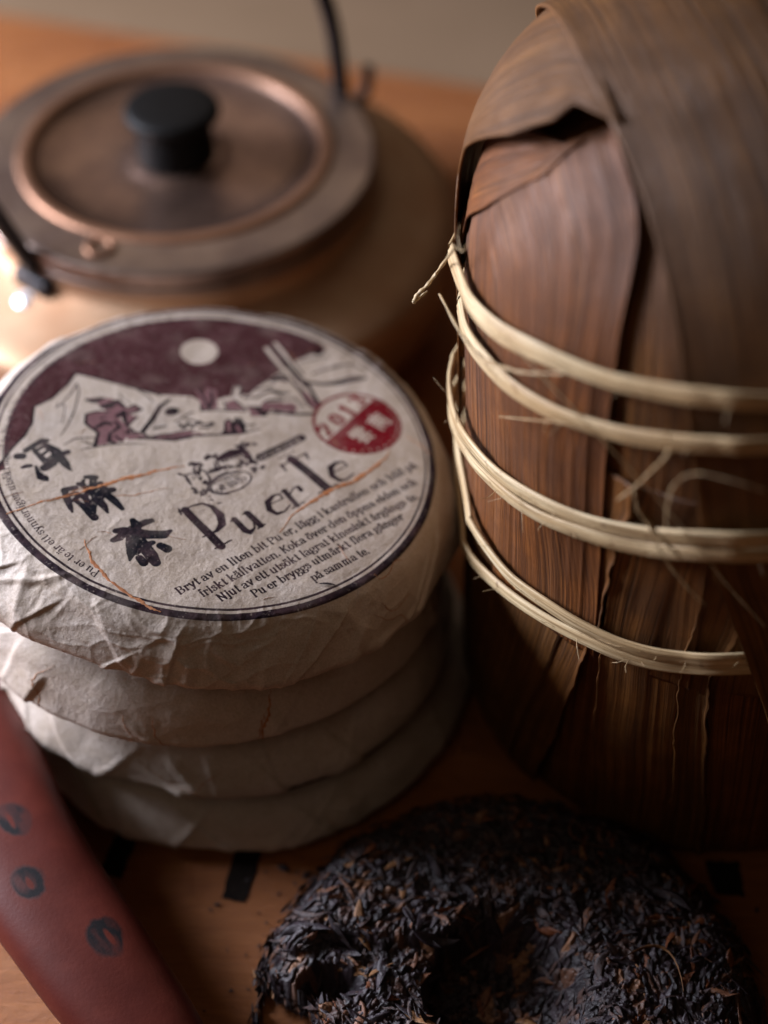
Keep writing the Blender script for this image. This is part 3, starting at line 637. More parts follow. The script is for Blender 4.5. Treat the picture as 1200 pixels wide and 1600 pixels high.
# ------------------------------------------------------------------ materials
def mat_paper(img, name="wrapping_paper", amount=1.0):
    m = NT(name)
    co = m.coord('Object'); uvc = m.n('ShaderNodeUVMap'); uvc.uv_map = "UVMap"
    mott = m.noise(co, 38, 5, .6); fine = m.noise(co, 1500, 3, .7); mid = m.noise(co, 260, 4, .65)
    base = m.ramp(mott, [(.3, lin(182, 165, 151)), (.55, lin(199, 184, 173)), (.75, lin(209, 197, 189))])
    base = m.mix(m.ramp(mid, [(.35, .0), (.75, .35)]), base, lin(160, 140, 112))
    base = m.mix(m.ramp(fine, [(.40, .45), (.60, .0)]), base, lin(150, 132, 112))
    # straw and bark specks in the pulp
    wv = m.noise(m.coord('Object', (900, 160, 400), (0, 0, .6)), 1.6, 2, .5, 1.2)
    base = m.mix(m.ramp(wv, [(.70, 0.0), (.74, .35)]), base, lin(128, 96, 66))
    # ink
    tx = m.n('ShaderNodeTexImage'); tx.image = img; tx.extension = 'CLIP'; tx.interpolation = 'Cubic'
    m.l(uvc.outputs[0], tx.inputs[0])
    al = m.math('MULTIPLY', tx.outputs[1], amount)
    inkc = m.mix(m.ramp(m.noise(co, 110, 5, .7), [(.45, .0), (.75, .26)]), tx.outputs[0], lin(140, 104, 106))
    col = m.mix(al, base, inkc); m.col(col)
    b1 = m.bump(m.noise(co, 420, 6, .65), .35, .0012)
    b2 = m.bump(fine, .25, .0004, b1)
    rg = m.mix(al, (.58,) * 3, (.8,) * 3); sp = m.mix(al, (.38,) * 3, (.12,) * 3)
    m.set(Roughness=rg, Normal=b2, Specular_IOR_Level=sp)
    return m.m
def mat_leaf(name, dark, mid, light, seed=0, streak=1.0, rough=.5, fine=1.0):
    m = NT(name)
    uvn = m.n('ShaderNodeUVMap'); uvn.uv_map = "UVMap"
    def st(su, sv, det, r=.6, dist=0.0, off=0):
        mp = m.n('ShaderNodeMapping'); mp.inputs['Scale'].default_value = (su, sv, 1); mp.inputs['Location'].default_value = (seed * 3.7 + off, seed * 1.3, seed)
        m.l(uvn.outputs[0], mp.inputs[0]); return m.noise(mp.outputs[0], 1, det, r, dist)
    broad = st(10, 60, 5, .6, .3); mids = st(7, 760 * fine, 4, .7); fin = st(12, 3200, 3, .7); blot = m.noise(m.coord('Object'), 45, 5, .6)
    c = m.ramp(broad, [(.25, tuple((a_ + b_) / 2 for a_, b_ in zip(dark, mid))), (.5, mid), (.78, tuple((a_ + b_) / 2 for a_, b_ in zip(light, mid)))])
    c = m.mix(m.ramp(mids, [(.40, .75 * streak), (.52, 0.0)]), c, tuple(v * .30 for v in dark))
    c = m.mix(m.ramp(mids, [(.55, 0.0), (.75, .5 * streak)]), c, light)
    c = m.mix(m.ramp(fin, [(.42, .5 * streak), (.55, .0)]), c, tuple(v * .6 for v in dark))
    c = m.mix(m.ramp(blot, [(.42, .45), (.62, 0.0)]), c, tuple(v * .55 for v in dark))
    m.col(c)
    b = m.bump(mids, .6, .0013); b = m.bump(fin, .6, .0006, b)
    m.set(Roughness=m.ramp(blot, [(.3, rough + .12), (.7, rough - .08)]), Normal=b, Specular_IOR_Level=.3)
    return m.m
def mat_rattan():
    m = NT("split_bamboo_skin")
    uvn = m.n('ShaderNodeUVMap'); uvn.uv_map = "UVMap"
    def st(su, sv, det, r=.6):
        mp = m.n('ShaderNodeMapping'); mp.inputs['Scale'].default_value = (su, sv, 1); m.l(uvn.outputs[0], mp.inputs[0]); return m.noise(mp.outputs[0], 1, det, r)
    a = st(18, 700, 4); b_ = st(40, 2600, 3, .7); spots = m.noise(m.coord('Object'), 210, 4, .6); sh = m.noise(m.coord('Object'), 30, 3)
    c = m.ramp(a, [(.3, lin(150, 122, 86)), (.5, lin(196, 172, 132)), (.7, lin(216, 198, 162))])
    c = m.mix(m.ramp(b_, [(.40, .6), (.52, 0.0)]), c, lin(112, 82, 50))
    c = m.mix(m.ramp(spots, [(.62, 0.0), (.72, .7)]), c, lin(96, 66, 42))
    c = m.mix(m.ramp(sh, [(.35, .4), (.6, 0.0)]), c, lin(150, 112, 66))
    m.col(c)
    b = m.bump(a, .5, .0006); b = m.bump(b_, .5, .0003, b)
    m.set(Roughness=.5, Normal=b, Specular_IOR_Level=.38); return m.m
def mat_plain(name, col, rough=.6, metal=0, **kw):
    m = NT(name); m.col(col); m.set(Roughness=rough, Metallic=metal, **kw); return m.m
def mat_metal(name, c1, c2, rough=.34, ring=0):
    m = NT(name); co = m.coord('Object')
    n1 = m.noise(co, 26, 5, .6); n2 = m.noise(co, 300, 3, .6)
    m.col(m.mix(m.ramp(n1, [(.35, 0.0), (.65, 1.0)]), c1, c2))
    r_ = m.ramp(n2, [(.3, rough - .06), (.7, rough + .08)])
    # lathe turned rings
    sx = m.n('ShaderNodeSeparateXYZ'); m.l(co, sx.inputs[0])
    rr = m.math('SQRT', m.math('ADD', m.math('MULTIPLY', sx.outputs[0], sx.outputs[0]), m.math('MULTIPLY', sx.outputs[1], sx.outputs[1])))
    wn = m.n('ShaderNodeTexNoise', noise_dimensions='1D'); wn.inputs['Scale'].default_value = 1400; wn.inputs['Detail'].default_value = 3; m.l(rr, wn.inputs['W'])
    b = m.bump(wn.outputs[0], .25, .0003)
    m.set(Metallic=.92, Roughness=r_, Normal=b); return m.m
def mat_table():
    m = NT("tabletop_wood"); co = m.coord('Object')
    big = m.noise(m.coord('Object', (1, 3.2, 1), (0, 0, .25)), 7, 4, .55, .5); gr = m.noise(m.coord('Object', (60, 700, 60), (0, 0, .22)), 1, 4, .65); fine = m.noise(m.coord('Object', (1400, 3200, 1400), (0, 0, .4)), 1, 3, .7)
    c = m.ramp(big, [(.3, lin(140, 78, 36)), (.55, lin(168, 102, 52)), (.75, lin(184, 120, 70))])
    c = m.mix(m.ramp(gr, [(.35, .4), (.6, 0.0)]), c, lin(118, 66, 34))
    c = m.mix(m.ramp(fine, [(.38, .35), (.55, 0.0)]), c, lin(120, 74, 44))
    spk = m.noise(co, 330, 2, .5); c = m.mix(m.ramp(spk, [(.74, 0.0), (.77, .8)]), c, lin(50, 28, 18))
    m.col(c)
    wr = m.noise(m.coord('Object', (1, 2.6, 1), (0, 0, .7)), 28, 4, .5, .8)
    b = m.bump(wr, .5, .006); b = m.bump(gr, .3, .0008, b); b = m.bump(fine, .8, .0009, b)
    m.set(Roughness=.5, Normal=b, Specular_IOR_Level=.4); return m.m
def mat_cloth():
    m = NT("pale_counter"); co = m.coord('Object')
    m.col(m.ramp(m.noise(co, 3, 4, .6), [(.3, lin(122, 98, 74)), (.7, lin(140, 114, 90))]))
    m.set(Roughness=.75, Normal=m.bump(m.noise(co, 120, 4), .2, .002)); return m.m
def mat_clay(img):
    m = NT("red_leather"); co = m.coord('Object')
    n1 = m.noise(co, 30, 4, .6); n2 = m.noise(co, 700, 3, .6)
    c = m.ramp(n1, [(.3, lin(84, 33, 25)), (.7, lin(106, 45, 35))])
    c = m.mix(m.ramp(m.noise(co, 90, 4, .65), [(.4, .35), (.6, 0.0)]), c, lin(78, 26, 22))
    uvc = m.n('ShaderNodeUVMap'); uvc.uv_map = "UVMap"; tx = m.n('ShaderNodeTexImage'); tx.image = img; tx.extension = 'CLIP'; m.l(uvc.outputs[0], tx.inputs[0])
    m.col(m.mix(tx.outputs[0], c, lin(16, 10, 15)))
    m.set(Roughness=m.mix(tx.outputs[0], (.46,) * 3, (.75,) * 3), Normal=m.bump(n2, .12, .0005), Specular_IOR_Level=.3)
    return m.m
def mat_tea(name, c1, c2, rough=.42):
    m = NT(name); co = m.coord('Object'); n1 = m.noise(co, 420, 4, .65); n2 = m.noise(co, 1600, 3, .7)
    m.col(m.mix(m.ramp(n1, [(.4, 0.0), (.65, 1.0)]), c1, c2))
    m.set(Roughness=rough, Normal=m.bump(n2, .6, .0006), Specular_IOR_Level=.4); return m.m
def mat_tea_core():
    m = NT("pressed_tea"); co = m.coord('Object'); at = m.n('ShaderNodeAttribute'); at.attribute_name = "leaf_colour"
    n1 = m.noise(co, 700, 4, .65); n2 = m.noise(co, 2200, 3, .7)
    m.col(m.mix(m.ramp(n1, [(.35, .55), (.62, 0.0)]), at.outputs['Color'], lin(20, 15, 17)))
    b = m.bump(n1, .5, .0006); b = m.bump(n2, .5, .0004, b)
    m.set(Roughness=m.ramp(n1, [(.3, .55), (.7, .36)]), Normal=b, Specular_IOR_Level=.42); return m.m
PTS = {
'strapL':[(526,4766,2973),(554,4565,3015),(587,4370,3011),(645,4151,2976),(692,4024,2932),(727,3909,2881),(763,3800,2807),(794,3711,2719),(828,3628,2601),(854,3572,2459),(891,3528,2299),(946,3501,2060),(1017,3486,1791),(1135,3460,1512),(1299,3438,1101)],
'hoodlow':[(667,4103,2986),(609,4164,2981),(553,4248,2962),(490,4239,2912),(367,4315,2812),(291,4474,2694),(256,4647,2534),(244,4690,2409),(237,4637,2317),(236,4582,2146)],
'ridge':[(689,4226,2885),(573,4220,2800),(502,4206,2719),(397,4287,2592),(337,4382,2475),(299,4563,2306)],
'cleft':[(760,3902,2776),(743,3843,2707),(720,3800,2626),(701,3751,2499),(693,3717,2355)],
'gapA':[(756,3667,1622),(750,3678,1320),(713,3711,1038),(679,3742,777),(655,3772,501),(612,3846,123)],
'lineB':[(758,3671,1524),(762,3673,1191),(773,3671,832),(800,3674,285)],
'lineC':[(641,3769,1145),(591,3826,784),(536,3907,400),(467,3952,62)],
'lineD':[(1011,3552,1201),(1039,3549,805),(1083,3550,361)],
'lineE':[(1106,3526,1199),(1129,3524,951),(1183,3524,483)],
'lineF':[(921,3566,2210),(938,3558,2002),(1007,3544,1697),(1063,3533,1359)],
'r1':[(227,4578,2162),(255,4388,2187),(285,4209,2229),(361,4025,2278),(484,3843,2339),(646,3688,2381),(804,3570,2431),(917,3498,2472),(1074,3454,2496)],
'r2':[(257,4445,2047),(273,4276,2061),(325,4094,2100),(405,3942,2117),(532,3777,2158),(691,3637,2209),(842,3526,2275),(957,3462,2323),(1094,3427,2352)],
'r3a':[(258,4728,1559),(240,4596,1549),(253,4407,1564),(301,4197,1621),(389,3990,1670),(514,3810,1730),(672,3659,1785),(825,3555,1846),(985,3451,1942),(1153,3411,1979)],
'r3b':[(257,4709,1416),(252,4539,1426),(294,4300,1482),(392,3989,1609),(518,3808,1662),(677,3658,1723),(832,3553,1780),(995,3451,1870),(1165,3411,1907)],
'r4a':[(310,4188,1243),(357,4072,1248),(451,3906,1244),(575,3759,1266),(698,3654,1271),(821,3576,1274),(982,3506,1298),(1200,3455,1355)],
'r4b':[(295,4248,1059),(337,4121,1084),(435,3931,1144),(560,3776,1184),(703,3651,1210),(827,3574,1219),(988,3504,1250),(1208,3454,1306)],
't1':[(223,4336,2358),(191,4564,2105),(150,4543,2052),(115,4528,2022),(102,4520,1992),(117,4525,2004),(150,4537,2029)],
't3':[(187,4400,2124),(247,4135,2178),(307,3996,2195),(375,3882,2249),(439,3797,2302),(534,3704,2384)],
't4':[(367,3888,2372),(469,3751,2336),(608,3614,2257),(743,3522,2148),(934,3434,1954),(1056,3403,1785),(1200,3383,1610)],
't5':[(371,3945,1987),(442,3839,2074),(529,3738,2155),(607,3665,2201)],
't6':[(707,3532,2023),(754,3503,2115),(790,3484,2198),(819,3469,2268),(823,3469,2308),(808,3480,2369)],
't7':[(749,3518,2089),(775,3507,1999),(854,3468,1917),(914,3445,1856)],
't8':[(800,3471,1983),(858,3448,1862),(941,3418,1756),(1003,3400,1692)],
't9':[(837,3397,2047),(830,3398,2139),(840,3393,2231),(890,3374,2294),(1003,3336,2296),(1079,3317,2279)],
't10':[(249,4279,2388),(238,4341,2400),(242,4360,2441)],
't11':[(218,4370,2358),(247,4254,2415),(264,4222,2469)],
}
IMG = make_print()
M_PAPER = mat_paper(IMG)
M_PAPER_PLAIN = mat_paper(IMG, "wrapping_paper_unprinted", 0.0)
M_BARK = mat_tea("bark_fibre", lin(158, 96, 54), lin(184, 124, 80), .7)
M_LEAF = mat_leaf("bamboo_sheath", lin(82, 49, 19), lin(124, 76, 33), lin(162, 111, 54), 0, 1.0, .54)
M_LEAF_B = mat_leaf("bamboo_sheath_reddish", lin(86, 47, 19), lin(128, 74, 33), lin(164, 108, 54), 3, 1.1, .52, 1.2)
M_LEAF_C = mat_leaf("bamboo_sheath_smooth", lin(92, 57, 24), lin(118, 76, 35), lin(142, 98, 50), 7, .95, .6, .9)
M_RATTAN = mat_rattan()
M_TABLE = mat_table(); M_CLOTH = mat_cloth(); 
M_BLACK = mat_tea("black_paint", lin(20, 14, 12), lin(34, 25, 20), .8); M_BLACK.node_tree.nodes["Principled BSDF"].inputs["Specular IOR Level"].default_value = .1
M_BRONZE = mat_metal("bronze_body", lin(176, 144, 116), lin(162, 122, 92), .56); M_BRONZE.node_tree.nodes["Principled BSDF"].inputs["Metallic"].default_value = .75
M_LID = mat_metal("bronze_lid", lin(158, 138, 126), lin(124, 106, 100), .36)
M_LIDDARK = mat_metal("bronze_dish", lin(146, 118, 104), lin(108, 86, 80), .32)
M_COPPER = mat_metal("copper_rim", lin(160, 120, 96), lin(140, 104, 84), .45)
M_IRON = mat_plain("dark_iron", lin(34, 30, 32), .45, .6)
M_KNOB = mat_plain("black_knob", lin(7, 5, 5), .6, 0, Specular_IOR_Level=.18)
M_STEEL = mat_plain("polished_steel", lin(214, 218, 224), .28, .55)
M_STAMP = mat_tea("stamp_ink", lin(20, 17, 26), lin(44, 30, 38), .6)

# ------------------------------------------------------------------ setting
def slab(name, poly, z0, z1, mat, bev=.004, kind='structure'):
    n = len(poly); v = []
    prof = [(0, z0), (0, z1 - bev), (bev * .3, z1 - bev * .3), (bev, z1)]
    P = np.array(poly, float); c = P.mean(0)
    for ins, z in prof:
        for p in P: 
            d = c - p; v.append((*(p + d / np.linalg.norm(d) * ins * 1.4), z))
    f = []
    for k in range(len(prof) - 1):
        for i in range(n): f.append((k * n + i, k * n + (i + 1) % n, (k + 1) * n + (i + 1) % n, (k + 1) * n + i))
    o = mesh_obj(name, v, f, mat, smooth=False)
    top = len(prof) - 1
    me = o.data
    import bmesh
    bm = bmesh.new(); bm.from_mesh(me); bm.verts.ensure_lookup_table()
    bm.faces.new([bm.verts[top * n + i] for i in range(n)]); bm.faces.new([bm.verts[i] for i in reversed(range(n))])
    bmesh.ops.recalc_face_normals(bm, faces=bm.faces); bm.to_mesh(me); bm.free()
    o["kind"] = kind
    return o
e0, e1 = np.array([-.2545, 1.004]), np.array([.2324, .867]); ed = (e1 - e0)
slab("tabletop", [e0 - ed * 1.2, (-.84, -.25), (.9, -.25), e1 + ed * 1.3], -.022, 0.0, M_TABLE)
slab("counter", [(-4, -1.2), (4, -1.2), (4, 5.0), (-4, 5.0)], -.06, -.0222, M_CLOTH, .001)
table = bpy.data.objects["tabletop"]
def flat_print(name, quad, z, mat, parent, n=10, seed=0):
    q = np.array(quad, float); rng = np.random.RandomState(seed); pts = []
    for i in range(4):
        a, b = q[i], q[(i + 1) % 4]
        for t in np.linspace(0, 1, n, endpoint=False): pts.append(a + (b - a) * t + rng.normal(0, .00022, 2))
    c = q.mean(0); m = len(pts); v = [(c[0], c[1], z)] + [(p[0], p[1], z) for p in pts]
    f = [(0, 1 + i, 1 + (i + 1) % m) for i in range(m)]
    return mesh_obj(name, v, f, mat, parent, smooth=False)
for k, q in enumerate([[(-.0963, .3702), (-.1054, .3702), (-.1106, .3491), (-.1017, .3457)], [(-.0448, .3702), (-.0560, .3720), (-.0625, .3372), (-.0532, .3350)],
                       [(.1389, .3534), (.1252, .3540), (.1276, .3389), (.1388, .3378)]]):
    flat_print("painted_bar", [(x, y) for x, y in q], .0004, M_BLACK, table, 10, k)

# ------------------------------------------------------------------ wrapped tea cakes
def cake_profile(n):
    top = [(0, 0.0), (.02, 0), (.05, -.0001), (.074, -.0004), (.083, -.0012)]
    side = [(.0860, -.0026), (.0893, -.0058), (.0918, -.0100), (.0938, -.0146), (.0954, -.0192), (.0962, -.0220), (.0954, -.0238), (.0920, -.0252), (.0870, -.0264)]
    low = [(.078, -.0276), (.05, -.0290), (.03, -.027), (0, -.025)]
    P = catmull(np.array(top + side + low), 14)
    L = np.r_[0, np.cumsum(np.hypot(*np.diff(P, axis=0).T))]
    s = np.r_[np.linspace(.0002, .072, int(n * .30), endpoint=False), np.linspace(.072, .128, int(n * .58), endpoint=False), np.linspace(.128, L[-1] - .0002, int(n * .12))]
    return np.c_[np.interp(s, L, P[:, 0]), np.interp(s, L, P[:, 1])], s
def wrapped_cake(label, loc, rot, seed, nt, ns, folds, group, spin=0.0, squash=1.0):
    squash = .9 if seed == 11 else 1.0
    root = thing("wrapped_tea_cake", label, "tea cake", loc, rot, group)
    pr, s = cake_profile(ns); nsr = len(s)
    th = np.linspace(0, 2 * math.pi, nt, endpoint=False)
    T, S_ = np.meshgrid(th, s, indexing='ij'); Rr = np.broadcast_to(pr[:, 0], T.shape).copy(); Z = np.broadcast_to(pr[:, 1], T.shape).copy()
    tan = np.gradient(pr, axis=0); tan /= np.linalg.norm(tan, axis=1)[:, None]; nr, nz = -tan[:, 1], tan[:, 0]
    nr = np.broadcast_to(nr, T.shape); nz = np.broadcast_to(nz, T.shape)
    P = np.stack([Rr * np.cos(T), Rr * np.sin(T), Z * squash], -1)
    side = np.clip((S_ - .080) / .008, 0, 1); topm = 1 - side
    warp = np.stack([fbm(P * 60, seed + 40 + k, 2) for k in range(3)], -1) * .006
    Q = P + warp
    rd = ridged(Q * 85, seed + 1, 2); rd2 = ridged(Q * 210, seed + 5, 2)
    d1, d2 = worley(Q * np.array([62, 62, 90]) + seed, seed)
    crease = np.exp(-(d2 - d1) * 9)
    low = fbm(P * 22, seed + 9, 3)
    region = np.clip(.55 + 1.3 * fbm(P * 16, seed + 21, 2), .12, 1.4)
    h = low * .0022 * (.25 + .75 * side)
    e1_, e2_ = worley(Q * np.array([30, 30, 55]) + seed * 1.7, seed + 60); facet = (e2_ - e1_); big_ = np.exp(-facet * 14)
    h += side * (.0006 * big_ * np.clip(region - .3, 0, 1) + .0011 * np.clip(facet, 0, .5) + np.clip(region - .30, 0, 1) * (.0003 * rd + .00016 * rd2 + .0006 * crease) - .0004 * region * fbm(Q * 130, seed + 3, 3))
    h += topm * (.00016 * rd2 * np.clip(region - .5, 0, 1) + .00010 * crease * region + .0004 * fbm(P * 70, seed + 12, 3))
    # gathered pleats: a sheet that climbs slowly and drops at an overlap, fanning down the side
    rng = np.random.RandomState(seed)
    td = np.degrees(T)
    for k in range(30):
        t0 = rng.uniform(0, 360); sl = rng.uniform(-900, 900); w = rng.uniform(2.5, 13); amp = rng.uniform(.0003, .0012); s0 = rng.uniform(.084, .098); sg = rng.choice([-1, 1])
        x = ((td - t0 - sl * (S_ - .1) + 180) % 360 - 180) * sg / w
        saw = np.where((x < 0) & (x > -1), np.clip(1 + x, 0, 1) ** 1.5, 0) + np.where((x >= 0) & (x < .10), 1 - x / .10, 0)
        h += amp * saw * np.clip((S_ - s0) / .008, 0, 1)
    for k in range(9):       # blunt corners where the sheet is turned under
        t0 = rng.uniform(0, 360); w = rng.uniform(14, 30); x = np.abs((td - t0 + 180) % 360 - 180) / w
        h += .0027 * np.clip(1 - x, 0, 1) * np.clip((S_ - .092) / .014, 0, 1) * rng.uniform(.4, 1.2)
    for (t0, s0, sl, w, amp, l) in folds:      # folds seen in the photograph: angle, path start, slant, width, height, length
        x = ((td - t0 - sl * (S_ - s0) + 180) % 360 - 180) / w
        env = np.clip((S_ - s0) / .004, 0, 1) * np.clip((s0 + l - S_) / .004, 0, 1)
        if amp > 0: h += amp * env * np.clip(1 - np.abs(x), 0, 1)
        else: h += -amp * env * (np.where((x < 0) & (x > -1), (1 + x), 0) + np.where((x >= 0) & (x < .12), 1 - x / .12, 0))
    P[..., 0] += h * nr * np.cos(T); P[..., 1] += h * nr * np.sin(T); P[..., 2] += h * nz
    # out of round
    oor = 1 + side * (.006 * np.sin(2 * T + seed) + .005 * np.sin(3 * T + seed * 2.1) + .006 * fbm(np.stack([np.cos(T), np.sin(T), T * 0], -1) * 3, seed + 2, 2))
    P[..., 0] *= oor; P[..., 1] *= oor
    A = T + spin
    ru = np.where(S_ < .083, np.broadcast_to(pr[:, 0], T.shape), .083 + (S_ - .0831))
    uv = np.stack([.5 + ru * np.cos(A) / .2, .5 + ru * np.sin(A) / .2], -1).reshape(-1, 2)
    o = mesh_obj("paper_wrapper", P.reshape(-1, 3), grid_faces(nt, nsr, True)[:, ::-1], M_PAPER if spin in (0.0, 2.2) else M_PAPER_PLAIN, root, uv=uv)
    return root, P
def surf_sampler(P):
    """height of the wrapper top over (x, y) by polar lookup"""
    nt, nsr, _ = P.shape
    rr = np.hypot(P[0, :, 0], P[0, :, 1])
    def z(x, y):
        t = (math.atan2(y, x) % (2 * math.pi)) / (2 * math.pi) * nt; i = int(t) % nt
        ring = P[i]; r = np.hypot(ring[:, 0], ring[:, 1]); k = np.argmax(r) + 1
        return float(np.interp(math.hypot(x, y), r[:k], ring[:k, 2]))
    return z
G1 = "paper wrapped tea cakes in the stack"
CAKES = [
 ("bottom wrapped tea cake of the stack, resting on the table", (-.0610, .4520, .0268), (0, 0, 0), 11, 480, 170,
    [(-62, .095, 200, 5, .0016, .02), (-118, .094, 300, 4, .0009, .03), (-75, .1, -500, 3, .0008, .02)], 2.2),
 ("second wrapped tea cake from the bottom, a pinched fold jutting from its front edge", (-.0665, .4555, .0610), (R(-.6), R(1.2), 0), 23, 560, 190,
    [(-96, .106, 100, 4, .0026, .03), (-99, .094, 500, 3, .0012, .02), (-152, .092, 200, 6, -.0016, .03), (-60, .1, 0, 4, .0010, .02)], 4.0),
 ("wrapped tea cake directly under the printed topmost one, third from the bottom", (-.0705, .4535, .0930), (R(-1), R(3.4), 0), 37, 600, 200,
    [(-124, .095, -250, 7, -.0015, .035), (-72, .096, 200, 3, .0010, .03), (-140, .104, 0, 6, .0016, .02), (-104, .1, 700, 3, .0007, .02)], 1.0),
 ("topmost wrapped tea cake, its printed label face up with red seal and black characters", (-.0643, .4547, .1278), (R(-1.0), R(7.0), 0), 5, 900, 260,
    [(-91, .098, 0, 2.2, .0011, .03), (-88, .0905, 600, 1.8, .0007, .012), (-96, .108, 0, 5, .0016, .02), (-141, .094, 300, 6, -.0022, .03), (-146, .090, -500, 3, .0009, .02),
     (-133, .088, 200, 2.5, .0008, .02), (-127, .088, -900, 2, .0008, .016), (-121, .080, -700, 1.6, .0006, .016), (-50, .096, -400, 3, .0011, .02), (-55, .088, 200, 3, .0006, .02), (-150, .096, 600, 3, .0010, .02), (-47, .106, 0, 5, .0013, .02), (-139, .104, 0, 8, .0018, .02)], 0.0),
]
for lab, loc, rot, sd, nt, ns, folds, spin in CAKES:
    cake, CP = wrapped_cake(lab, loc, rot, sd, nt, ns, folds, G1, spin)
top_cake = cake; zf = surf_sampler(CP)
# the orange bark fibres caught in the sheet
BARK = [[(-70.6,-43.8,.5),(-61.2,-38.2,.8),(-53.8,-34.3,.8),(-45.2,-30.0,1.1),(-38.3,-25.4,1.6),(-31.1,-21.5,2.2),(-22.8,-17.4,1.6),(-16.5,-14.5,1.1),(-9.7,-11.6,.5)],
 [(-61.2,-38.2,.3),(-52.8,-33.2,.5),(-48.6,-30.0,.5),(-44.3,-27.8,.3)], [(-34.0,-30.9,.3),(-29.0,-30.0,.5),(-24.1,-28.4,.5),(-18.3,-25.3,.3),(-15.1,-24.6,.1)],
 [(-42.0,-53.5,.3),(-40.4,-57.7,.8),(-38.2,-62.7,1.4),(-33.8,-68.3,1.4),(-28.9,-72.9,1.1),(-21.0,-78.9,1.4),(-16.6,-81.7,1.1),(-12.5,-83.2,.5)],
 [(66.8,6.7,.3),(65.8,2.2,.8),(62.4,-2.5,1.6),(55.6,-10.0,2.2),(49.1,-15.3,1.9),(43.2,-19.8,2.2),(38.6,-24.8,1.6),(34.0,-29.0,1.1),(29.5,-34.8,.5),(26.8,-42.6,.3)],
 [(73.1,16.6,.3),(76.9,13.1,.5),(80.5,9.5,.4),(83.5,7.5,.4)], [(61.3,-57.8,.2),(63.7,-59.0,.3),(66.8,-55.7,.3),(69.1,-51.0,.3),(72.2,-49.1,.2)]]
def fibre_ribbon(name, pts, zfun, parent, mat, lift=.00018, seed=0):
    C_ = catmull(np.array(pts, float), 10); C_[:, :2] += np.stack([fbm(np.c_[C_[:, 0] * .25, C_[:, 1] * .25, C_[:, 0] * 0 + seed], 70 + k, 2) for k in (0, 1)], 1) * .9
    d = np.gradient(C_[:, :2], axis=0); d /= np.linalg.norm(d, axis=1)[:, None] + 1e-9; n = np.c_[-d[:, 1], d[:, 0]]
    V = []; cols = [-.5, -.25, 0, .25, .5]
    for i in range(len(C_)):
        w = C_[i, 2] * .8 * (1 + .3 * math.sin(i * 1.7 + seed) + .25 * math.sin(i * .63 + seed * 2))
        for c in cols:
            x, y = (C_[i, :2] + n[i] * c * w) / 1000
            V.append((x, y, zfun(x, y) + lift * (1 - 3.4 * c * c)))
    return mesh_obj(name, V, grid_faces(len(C_), 5)[:, ::-1], mat, parent)
_r = np.random.RandomState(9)
for k in range(16):      # short faint bark hairs scattered over the sheet
    a_, r_, l_ = _r.uniform(0, 2 * math.pi), 78 * math.sqrt(_r.uniform(0, 1)), _r.uniform(3, 9); d_ = _r.uniform(0, 2 * math.pi); c_ = _r.uniform(-.5, .5)
    BARK.append([(r_ * math.cos(a_) + l_ * t * math.cos(d_ + c_ * t), r_ * math.sin(a_) + l_ * t * math.sin(d_ + c_ * t), .22 * (1 - abs(2 * t - 1) * .6)) for t in (0, .33, .66, 1)])
for k, b in enumerate(BARK): fibre_ribbon("bark_fibre", b, zf, top_cake, M_BARK, .00012, k)

# fibres on the sides of the cakes: on the swept wrapper surface, (angle, path) coordinates
def side_fibre(parent, P, s, pts, w, seed):
    nt = P.shape[0]; C_ = catmull(np.array(pts, float), 8); V = []
    for i, (a, sp) in enumerate(C_):
        t = ((a % 360) / 360 * nt) % nt; j = int(t); k = int(np.clip(np.searchsorted(s, sp), 1, len(s) - 2))
        p = P[j, k]; e = P[(j + 1) % nt, k] - P[j - 1, k]; e /= np.linalg.norm(e); g = P[j, k + 1] - P[j, k - 1]; g /= np.linalg.norm(g)
        nrm = np.cross(g, e); nrm /= np.linalg.norm(nrm)
        if nrm @ np.array([p[0], p[1], 0]) < 0: nrm = -nrm
        ww = w * math.sin(math.pi * (i + .6) / (len(C_) + .2)) * (1 + .3 * math.sin(i * 2.1 + seed))
        for c in (-.5, 0, .5): V.append(p + e * c * ww + nrm * (.00028 - .0003 * abs(c)))
    return mesh_obj("bark_fibre", V, grid_faces(len(C_), 3), M_BARK, parent)
SF = {1: [[(-152, .088), (-154, .096), (-152, .104), (-156, .112)], [(-160, .092), (-154, .097), (-146, .096), (-140, .100)], [(-146, .106), (-148, .110), (-147, .118)], [(-106, .098), (-98, .106), (-92, .108), (-88, .113)], [(-92, .108), (-89, .102), (-87, .100)]],
      2: [[(-70, .090), (-71, .098), (-72.5, .104), (-73, .112)], [(-72, .098), (-73, .103), (-74, .110)], [(-104, .098), (-102, .106), (-99, .108)], [(-101, .108), (-104, .113), (-106, .115)], [(-97, .098), (-96, .106), (-93, .112)], [(-122, .090), (-126, .098), (-124, .106), (-125, .116)]],
      3: [[(-48, .096), (-44, .102), (-40, .104), (-38, .110)], [(-45, .094), (-42, .100), (-36, .099)]], 0: [[(-66, .100), (-64, .106), (-60, .108)]]}
pr_s = {}
roots = [o for o in scene.objects if o.get("category") == "tea cake"]
for ci, L_ in SF.items():
    root = roots[ci]; me = [c for c in root.children if c.name.startswith("paper_wrapper")][0].data
    _, s = cake_profile(CAKES[ci][5]); co = np.empty(len(me.vertices) * 3, np.float32); me.vertices.foreach_get("co", co)
    P_ = co.reshape(CAKES[ci][4], len(s), 3)
    for j, l_ in enumerate(L_): side_fibre(root, P_, s, l_, .0011 if (ci, j) in ((2, 0), (1, 2), (1, 0), (1, 1)) else .0005, j)

